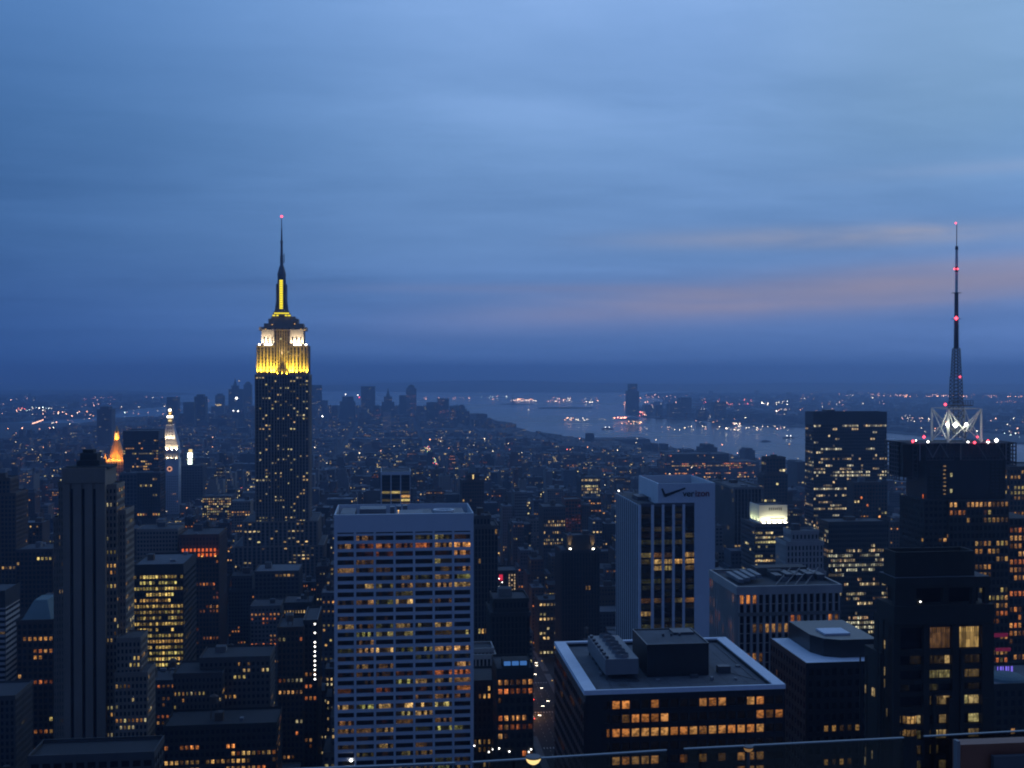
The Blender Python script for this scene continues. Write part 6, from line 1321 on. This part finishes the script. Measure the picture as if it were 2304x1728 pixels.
order = sorted(seen, key=lambda i: -seen[i]); THINGS = order[:285]; print('lots', len(B_), 'seen', len(seen), 'smallest thing px', seen[THINGS[-1]]*16)
cent = {}
ys_, xs_ = np.nonzero(buf >= 0); vals = buf[ys_, xs_]
for i in THINGS: mk = vals == i; cent[i] = (float(xs_[mk].mean())*4, float(ys_[mk].mean())*4)
WALLS = [('grey_concrete','grey'),('tan_brick','tan brick'),('red_brick','red brick'),('brown_brick','brown brick'),('dark_stone','dark stone'),('pale_concrete','pale concrete'),('limestone','limestone'),('blue_grey_panel','blue-grey')]
ROOFS = ['roof_gravel','roof_tar','roof_pale','roof_deck']
used_labels = set()
def make_label(i, b, wname, litlab, roofs, form):
    cxp, cyp = cent[i]; ds = []
    for s, lx, ly, lY in LAND:
        d = math.hypot(lx-cxp, (ly-cyp)*.8); ds.append((d, s, lx, lY))
    ds.sort(); d0, s0, lx, lY = ds[0]
    def rel(e):
        d_, s_, lx_, lY_ = e
        if abs(lx_-cxp) < 60: return ('behind the ' if b['y0'] > lY_ else 'before the ')+s_
        return 'beside the '+s_
    rf_ = 'water tank' if 'tank' in roofs else ('bulkhead roof' if 'bulkhead' in roofs else 'bare roof')
    pos = [f"{form} {wname} block, {litlab}, {rel(ds[0])}", f"{form} {wname} block, {rf_}, {litlab}, {rel(ds[0])}", f"{form} {wname} block, {litlab}, {rel(ds[0])}, towards the {ds[1][1]}",
           f"{form} {wname} block, {rf_}, {rel(ds[1])}", f"{form} {wname} block, {litlab}, {rel(ds[2])}", f"{form} {wname} block, {rf_}, {rel(ds[2])}", f"{form} {wname} block, {litlab}, {rel(ds[3])}", f"{form} {wname} block, {rf_}, {rel(ds[3])}"]
    for e in ds[1:9]:
        for ex in ('deep ', 'wide ', 'plain '): pos.append(f"{ex}{form} {wname} block, {litlab}, {rel(e)}")
    for p in pos:
        if p not in used_labels and len(p.replace('-', '').split()) <= 16: used_labels.add(p); return p
    return pos[0]
def block_body(m, wl, b, r, detail, fill_lit, mi_w, mi_r, mi_g, pal, bri):
    x0, x1, y0, y1, z = b['x0'], b['x1'], b['y0'], b['y1'], b['z']
    tiers = [(x0, x1, y0, y1, 0, z)]
    if z > 38 and x1-x0 > 15 and r.random() < .8:
        zz = z*r.uniform(.6, .85); s = r.uniform(2, 5); tiers = [(x0, x1, y0, y1, 0, zz), (x0+s, x1-s, y0+s*.7, y1-s*.7, zz, z)]
        if z > 55 and x1-x0 > 22 and r.random() < .7: z3 = z; z2 = (zz+z)/2; tiers = [tiers[0], (x0+s, x1-s, y0+s*.7, y1-s*.7, zz, z2), (x0+2*s, x1-2*s, y0+s*1.4, y1-s*1.4, z2, z3)]
    sd = 'w' if (x0+x1)/2 < 0 else 'e'; fh = 3.5; cw = r.choice((2.6, 3.0, 3.4))
    for (a0, a1, b0, b1, q0, q1) in tiers:
        m.box(a0, a1, b0, b1, q0, q1, mi_g if detail else mi_w, 'b', top=mi_r); nc = max(2, round((a1-a0)/cw)); nf = max(1, int((q1-q0-1.5)/fh)); zb = q1-1.2-nf*fh
        pw, sh = cw*b['pw'], 1.7
        if detail:
            vis_nf = min(nf, 26); zb = q1-1.2-vis_nf*fh; nf = vis_nf
            m.box(a0-.14, a1+.14, b0-.14, b0-.001, q1-1.2, q1+.7, mi_w); m.box(a1+.001 if sd == 'w' else a0-.14, a1+.14 if sd == 'w' else a0-.001, b0, b1, q1-1.2, q1+.7, mi_w)
            m.box(a0-.14, a1+.14, b1-.4, b1+.001, q1+.001, q1+.7, mi_w)
            if sd == 'w': m.box(a0-.14, a0-.001, b0, b1, max(q0, zb), q1+.7, mi_w)
            else: m.box(a1+.001, a1+.14, b0, b1, max(q0, zb), q1+.7, mi_w)
            if zb > q0+.3: m.box(a0-.13, a1+.13, b0-.13, b1, q0, zb, mi_w, 'b')
            frames(m, 'n', a0, a1, b0, zb, q1-1.2, nc, nf, pw, sh, .14, .12, mi_w); ns = max(2, round((b1-b0)/cw)); cs = a1 if sd == 'w' else a0
            if b['blank']: m.box(cs if sd == 'w' else cs-.14, cs+.14 if sd == 'w' else cs, b0+.001, b1, zb, q1-1.2, mi_w)
            else: frames(m, sd, b0, b1, cs, zb, q1-1.2, ns, nf, pw, sh, .14, .12, mi_w)
        else:
            parapet(m, a0, a1, b0, b1, q1, .8, .4, mi_w)
        for i, j, c in lit_grid(nc, nf, fill_lit, 1.0, pal, bri, r):
            u = a0+(i+.5)*(a1-a0)/nc; zz = zb+(j+.5)*fh
            if zz < q0+1: continue
            ww = (a1-a0)/nc-pw-.1; win_quad(wl, 'n', u-ww/2, u+ww/2, b0, zz-.8, zz+.8, c)
        if not b['blank']:
            cs = a1 if sd == 'w' else a0; ns = max(2, round((b1-b0)/cw))
            for i, j, c in lit_grid(ns, nf, fill_lit*.6, 1.0, pal, bri*.7, r):
                u = b0+(i+.5)*(b1-b0)/ns; zz = zb+(j+.5)*fh
                if zz < q0+1: continue
                ww = (b1-b0)/ns-pw-.1; win_quad(wl, sd, u-ww/2, u+ww/2, cs, zz-.8, zz+.8, c)
    return tiers
PALS = [(WARM, 'amber'), (PALE, 'pale'), (ORANGE, 'orange')]
things = set(THINGS)
for i in THINGS:
    b = B_[i]; r = random.Random(i*7+1); wk = r.choice(WALLS) if b['y0'] < 2500 else r.choice(WALLS[:6]); b['pw'] = r.uniform(.36, .6); b['blank'] = r.random() < .3
    pal, pn = r.choice(PALS); lk = r.random(); lit, ll = (.025, 'hardly lit') if lk < .34 else ((.075, f'few {pn} windows') if lk < .78 else ((.13, f'many {pn} windows') if lk < .94 else (.32, f'crowded {pn} windows')))
    w_ = b['x1']-b['x0']; form = 'slender' if b['z'] > 2.6*w_ else ('tall' if b['z'] > 60 else ('squat' if b['z'] < 26 else 'mid-height'))
    if b['y0'] < 950: lit = lit*1.5+.06; ll = {'hardly lit': 'few dim windows'}.get(ll, ll)
    root = empty({'tan_brick':'apartment_block','red_brick':'apartment_block','brown_brick':'loft_building','dark_stone':'office_block','grey_concrete':'office_block','limestone':'commercial_building','pale_concrete':'commercial_building','blue_grey_panel':'office_block'}[wk[0]], ((b['x0']+b['x1'])/2, b['y0'], 0))
    m, wl = MB(), MB(); det = b['y0'] < 1750
    tiers = block_body(m, wl, b, r, det, lit, 1, 2, 0, pal, .8 if b['y0'] < 1200 else 1.0)
    m.build('facade', [M['dark_glass'], M[wk[0]], M[r.choice(ROOFS)]], root); o = wl.build('window_lights', M['window_light'], root)
    if o: o['kind'] = 'stuff'
    a0, a1, b0, b1, q0, q1 = tiers[-1]; roofs = roof_kit(root, a0+.5, a1-.5, b0+.5, b1-.5, q1, r, dens=1.0 if b['y0'] < 1700 else .5) if b['y0'] < 2600 else []
    if len(tiers) > 1 and b['y0'] < 1200: t = tiers[0]
    tag(root, make_label(i, b, wk[1], ll, roofs, form), 'building', 'ordinary blocks filling the streets between the towers')
# everything smaller than that: one mass
m, wl = MB(), MB(); r = random.Random(99)
for n_, b in enumerate(B_):
    if n_ in things: continue
    b['pw'] = r.uniform(.3, .5); b['blank'] = True; wi = r.randrange(6); x0, x1, y0, y1, z = b['x0'], b['x1'], b['y0'], b['y1'], b['z']
    m.box(x0, x1, y0, y1, 0, z, wi, 'b', top=6+r.randrange(4))
    if n_ in seen or y0 < 3500:
        if r.random() < .6: u, v = r.uniform(x0+1, x1-5), r.uniform(y0+2, y1-6); m.box(u, u+r.uniform(2.5, 5), v, v+r.uniform(2.5, 5), z, z+r.uniform(2, 4.5), r.randrange(6), 'b', top=6+r.randrange(4))
        if r.random() < .3: m.cyl(r.uniform(x0+3, x1-3), r.uniform(y0+4, y1-4), 1.9, z+2, 1.7, z+6.5, 6, 4)
    nw = max(0, int(r.expovariate(1/ (4.6 if y0 < 3000 else 2.6)))); pal = r.choice((WARM, PALE, PALE))
    if r.random() < .06: nw *= 4
    for _ in range(nw):
        c = r.choice(pal); k = r.choice((.25, .4, .7, 1.1, 1.6)); u = r.uniform(x0+1, x1-3); zz = z-2-3.5*int(r.random()*r.random()*z/3.5)
        if zz < 2: continue
        win_quad(wl, 'n', u, u+r.uniform(1.2, 2.0), y0, zz-1, zz+.8, (c[0]*k, c[1]*k, c[2]*k), .12)
mass = m.build('distant_buildings', [M[k[0]] for k in WALLS[:6]]+[M[k] for k in ('roof_gravel','roof_tar','roof_gravel','roof_deck')]); tag(mass, kind='stuff')
o = wl.build('distant_window_lights', M['window_light']); tag(o, kind='stuff')

# far-shore buildings
m = MB(); r = random.Random(5); nb = 0
while nb < 2600:
    Y = r.uniform(4500, 13500); X = Y*r.uniform(-.36, .62)
    if inside(X, Y, NJ) or inside(X, Y, BK):
        h = r.choice((7,9,11,14,18)) * (1 if r.random() < .93 else 2.5); w_, d_ = r.uniform(20, 70), r.uniform(20, 60); m.box(X, X+w_, Y, Y+d_, -8, h-8, 0 if r.random() < .6 else 1, 'b', top=2); nb += 1
for _ in range(70):
    t = r.random(); a = Vector((2150, 5150)).lerp(Vector((1620, 6400)), t); h = r.uniform(14, 40); x, y = a.x+r.uniform(20, 350), a.y+r.uniform(0, 150); w_ = r.uniform(25, 60); m.box(x, x+w_, y, y+40, -8, h, 1, 'b', top=2)
tag(m.build('far_shore_buildings', [M['brown_brick'], M['grey_concrete'], M['roof_gravel']]), kind='stuff')

# ------------------------------------------------------------------ lamps of the far shores and the streets (small globes where they stand)
m = MB(); r = random.Random(17); OR_ = (1,.40,.16); PK = (1,.50,.32); WH = (.9,.74,.52); RD = (1,.15,.12); GR = (.8,1,.85)
def gl(px, py, size, c, k=3.0, z=6.0):
    g = ground(px, py, z); m.ball(g, size, 0, (c[0]*k, c[1]*k, c[2]*k))
def cluster(x0, x1, y0, y1, n, cols, s0=.00022, s1=.00045, k=6.0):
    for _ in range(n):
        px, py = r.uniform(x0, x1), r.uniform(y0, y1); g = ground(px, py, 6); d = g.y
        c = r.choice(cols); kk = 1.5*k*r.choice((.35, .7, 1, 1.8)); m.ball(g, d*r.uniform(s0, s1), 0, (c[0]*kk, c[1]*kk, c[2]*kk))
cluster(1975, 2030, 888, 891, 14, [OR_, PK]); cluster(2022, 2175, 888.5, 893, 95, [OR_, PK, PK]); cluster(2175, 2304, 890, 894, 48, [OR_, PK]); cluster(2240, 2304, 902, 906, 16, [OR_], k=2.5)
cluster(2025, 2095, 933, 948, 20, [WH, PK, WH]); cluster(2060, 2115, 960, 975, 14, [WH, OR_]); cluster(2120, 2200, 930, 985, 26, [WH, OR_]); cluster(2205, 2304, 940, 985, 26, [WH, PK, GR]); cluster(1800, 2304, 884, 888, 20, [OR_], k=3)
cluster(1800, 1905, 886, 915, 26, [OR_, PK, WH], k=5); cluster(1880, 2010, 884, 910, 24, [PK, WH], k=5); cluster(1800, 1910, 918, 926, 10, [OR_], k=5)
cluster(1148, 1206, 897, 902, 34, [OR_, PK, WH], k=8); cluster(1226, 1288, 893, 906, 24, [OR_, WH, PK], k=6); cluster(1310, 1350, 894, 908, 14, [OR_, WH], k=6); cluster(1080, 1140, 886, 899, 12, [OR_, GR], k=4); cluster(950, 1060, 894, 898, 22, [PK], k=2.2)
cluster(1385, 1545, 888, 896, 34, [OR_, PK], k=5); cluster(1440, 1560, 896, 916, 16, [OR_, PK, WH], k=6); cluster(1580, 1700, 898, 912, 34, [OR_, PK, RD], k=7); cluster(1712, 1772, 903, 911, 22, [WH, (1,.9,.6)], k=11); cluster(1740, 1776, 920, 934, 14, [PK, WH], k=8)
cluster(1380, 1412, 938, 941, 22, [OR_, PK, RD], k=7); cluster(1438, 1456, 926, 936, 18, [PK, RD], k=6); cluster(1394, 1445, 947, 955, 22, [(1,.7,.35), OR_], k=5); cluster(1400, 1420, 905, 920, 18, [OR_], k=4); cluster(1270, 1302, 940, 946, 18, [OR_, WH], k=6); cluster(1300, 1380, 940, 947, 14, [WH], k=3)
cluster(1445, 1780, 958, 968, 56, [WH, PK, (1,.8,.5)], k=4.5); cluster(1645, 1666, 950, 956, 10, [(1,.8,.6), PK], k=10); cluster(1662, 1680, 934, 942, 5, [(1,.8,.5), RD], k=10); cluster(1560, 1700, 915, 950, 22, [OR_, WH], k=4)
for (px, py, c, s) in ((1634.5, 964, (1,.85,.6), .0009), (1578, 921, WH, .0007), (1668.5, 939, (1,.7,.4), .0008), (1452, 905, PK, .0006), (1521, 905, PK, .0006), (1281, 900.5, WH, .0006), (1166, 900, PK, .0007), (1190, 901, WH, .0007), (1189, 922, WH, .0004), (1747, 907, WH, .0009)):
    g = ground(px, py, 6); m.ball(g, g.y*s*.8, 0, tuple(v*9 for v in c))
# eastern shore, left of the frame
cluster(0, 480, 893, 935, 80, [OR_, PK, PK, WH], k=3.5); cluster(60, 120, 916, 924, 14, [GR, WH], k=6); cluster(30, 60, 917, 920, 6, [OR_, RD], k=4); cluster(100, 260, 925, 965, 34, [PK, WH, OR_], k=5); cluster(0, 220, 960, 1010, 26, [OR_, PK], k=4); cluster(180, 260, 893, 900, 14, [RD, PK], k=2)
for t in range(14): px = 73+24*t/13; py = 953-8*t/13; g = ground(px, py, 8); m.ball(g, g.y*.0005, 0, tuple(v*5 for v in PK))
for (px, py, c, s) in ((131, 930, WH, .0009), (149, 931, PK, .0008), (162, 936, PK, .0009), (281, 928, GR, .0008), (127, 950, PK, .0008), (50, 963, PK, .0008), (181, 988, OR_, .0009), (205, 978, GR, .0010), (210, 978, GR, .001), (214, 978, GR, .0008), (32, 935, GR, .0006), (112, 963, PK, .0007), (138, 963, PK, .0007), (460, 1069, (1,.3,.3), .0011), (478, 984, PK, .0009), (288, 957, PK, .0007)):
    g = ground(px, py, 10); m.ball(g, g.y*s*.7, 0, tuple(v*7 for v in c))
tag(m.build('far_lights', M['lamp_light']), kind='stuff')
m = MB(); r = random.Random(23)
for _ in range(620):
    px, py = r.uniform(0, 2304), 985+260*r.random()**1.3
    g = ground(px, py, r.uniform(18, 40))
    if not inside(g.x, g.y, MANH): continue
    c = r.choice((OR_, PK, WH, WH, (1,.8,.5), (1,.8,.5), RD)); k = r.choice((1.5, 3, 5, 8)); m.ball(g, g.y*r.uniform(.00022, .00048), 0, tuple(v*k for v in c))
for _ in range(120):                                        # traffic far down the avenue
    Y = r.uniform(2300, 3900); X = r.uniform(100, 134); m.ball((X, Y, 2.0 if Y > 2700 else 3), Y*.00032, 0, tuple(v*r.choice((2, 5)) for v in r.choice((RD, RD, WH, (1,.6,.4)))))
for px in (1516/3.403+450+0, 965, 977, 983): m.ball(at(px, 1057, 2300), 1.2, 0, (5, 4.5, 4))
tag(m.build('street_lights', M['lamp_light']), kind='stuff')

# ------------------------------------------------------------------ cars and street lamps in the one visible stretch of avenue
def make_car(mt, away):
    root = empty('car', (0, 0, 0)); m = MB(); L, Wd = 4.7, 1.85
    m.box(-Wd/2, Wd/2, -L/2, L/2, .35, .9, 0); m.frustum((-Wd/2+.08, Wd/2-.08, -1.1, 1.5), (-Wd/2+.25, Wd/2-.25, -.6, 1.1), .9, 1.45); m.build('body', M[mt], root)
    m = MB(); m.frustum((-Wd/2+.05, Wd/2-.05, -1.13, 1.53), (-Wd/2+.2, Wd/2-.2, -.72, 1.22), .92, 1.36); m.build('cabin_glass', M['black_glass'], root)
    for sx in (-1, 1):
        for sy in (-1, 1):
            m = MB(); m.bar((sx*(Wd/2-.2), sy*1.45, .33), (sx*(Wd/2+.02), sy*1.45, .33), .33, k=10); m.build('wheel', M['rubber'], root)
        m = MB(); m.box(sx*.68-.24, sx*.68+.24, -L/2-.12, -L/2-.01, .5, .85); m.build('tail_light' if away else 'headlight', M['tail_lamp' if away else 'head_lamp'], root)
    return root
def copy_tree(o, parent=None):
    c = o.copy(); COL.objects.link(c)
    if parent is not None: c.parent = parent; c.matrix_parent_inverse = o.matrix_parent_inverse.copy()
    for ch in list(o.children): copy_tree(ch, c)
    return c
protos = [make_car('car_dark', True), make_car('car_yellow', False), make_car('car_dark', False), make_car('car_white', True)]
LB = ['dark car showing red tail lamps on the avenue', 'yellow taxi with lit headlights on the avenue', 'dark car with lit headlights on the avenue', 'white car showing red tail lamps on the avenue']
GR_ = ['dark cars driving away down the avenue', 'taxis driving up the avenue', 'dark cars driving up the avenue', 'white cars driving away down the avenue']
r = random.Random(31); usedp = set()
for k in range(66):
    t = r.choice((0, 1, 1, 2, 2, 3)); o = protos[t] if t not in usedp else copy_tree(protos[t]); usedp.add(t)
    o.location = (AV0+2.9+5.6*r.choice((0,1,2,3,4))+r.uniform(-.4, .4), 820+k*6.0+r.uniform(-1.5, 1.5), .03); tag(o, LB[t], 'car', GR_[t])
for t in range(4):
    if t not in usedp: protos[t].location = (AV0+4, 815+t*7, .03); tag(protos[t], LB[t], 'car', GR_[t])
lp = empty('street_lamp', (0, 0, 0)); m = MB(); m.bar((0,0,.15), (0,0,9), .12, k=6, r2=.08); m.build('pole', M['steel_dark'], lp); m = MB(); m.bar((0,0,8.9), (2.2,0,9.4), .06); m.build('arm', M['steel_dark'], lp)
m = MB(); m.box(1.9, 2.7, -.2, .2, 9.3, 9.5); m.build('lamp_head', M['amber_lamp'], lp)
for k in range(14):
    o = lp if k == 0 else copy_tree(lp); sgn = 1 if k % 2 else -1
    o.location = (AV0-1.2 if k % 2 == 0 else AV1+1.2, 830+(k//2)*62, 0); o.rotation_euler = (0, 0, 0 if k % 2 == 0 else math.pi)
    tag(o, 'street lamp with curved arm and amber head on the avenue kerb', 'street lamp', 'street lamps lining the avenue')
    if k % 2 == 0: lamp(None, 'POINT', (AV0+1.2, 830+(k//2)*62, 9.1), (0,0,0), 5000, (1,.50,.22), .3, name='street_lamp_light')

# ================================================================== AIR
m = MB(); m.box(-41000, 41000, -2800, 41000, SEA-4.0, 446.0, 0)
hz = bpy.data.materials.new('haze'); hz.use_nodes = True; nt = hz.node_tree; nt.nodes.clear(); q = NT(nt)
pv = q.n('ShaderNodeVolumePrincipled'); pv.inputs['Color'].default_value = (.44, .64, 1.0, 1); pv.inputs['Density'].default_value = 1.12e-4; pv.inputs['Anisotropy'].default_value = 0.6
q.l(pv.outputs[0], q.n('ShaderNodeOutputMaterial').inputs['Volume']); o = m.build('haze', hz); tag(o, kind='stuff')
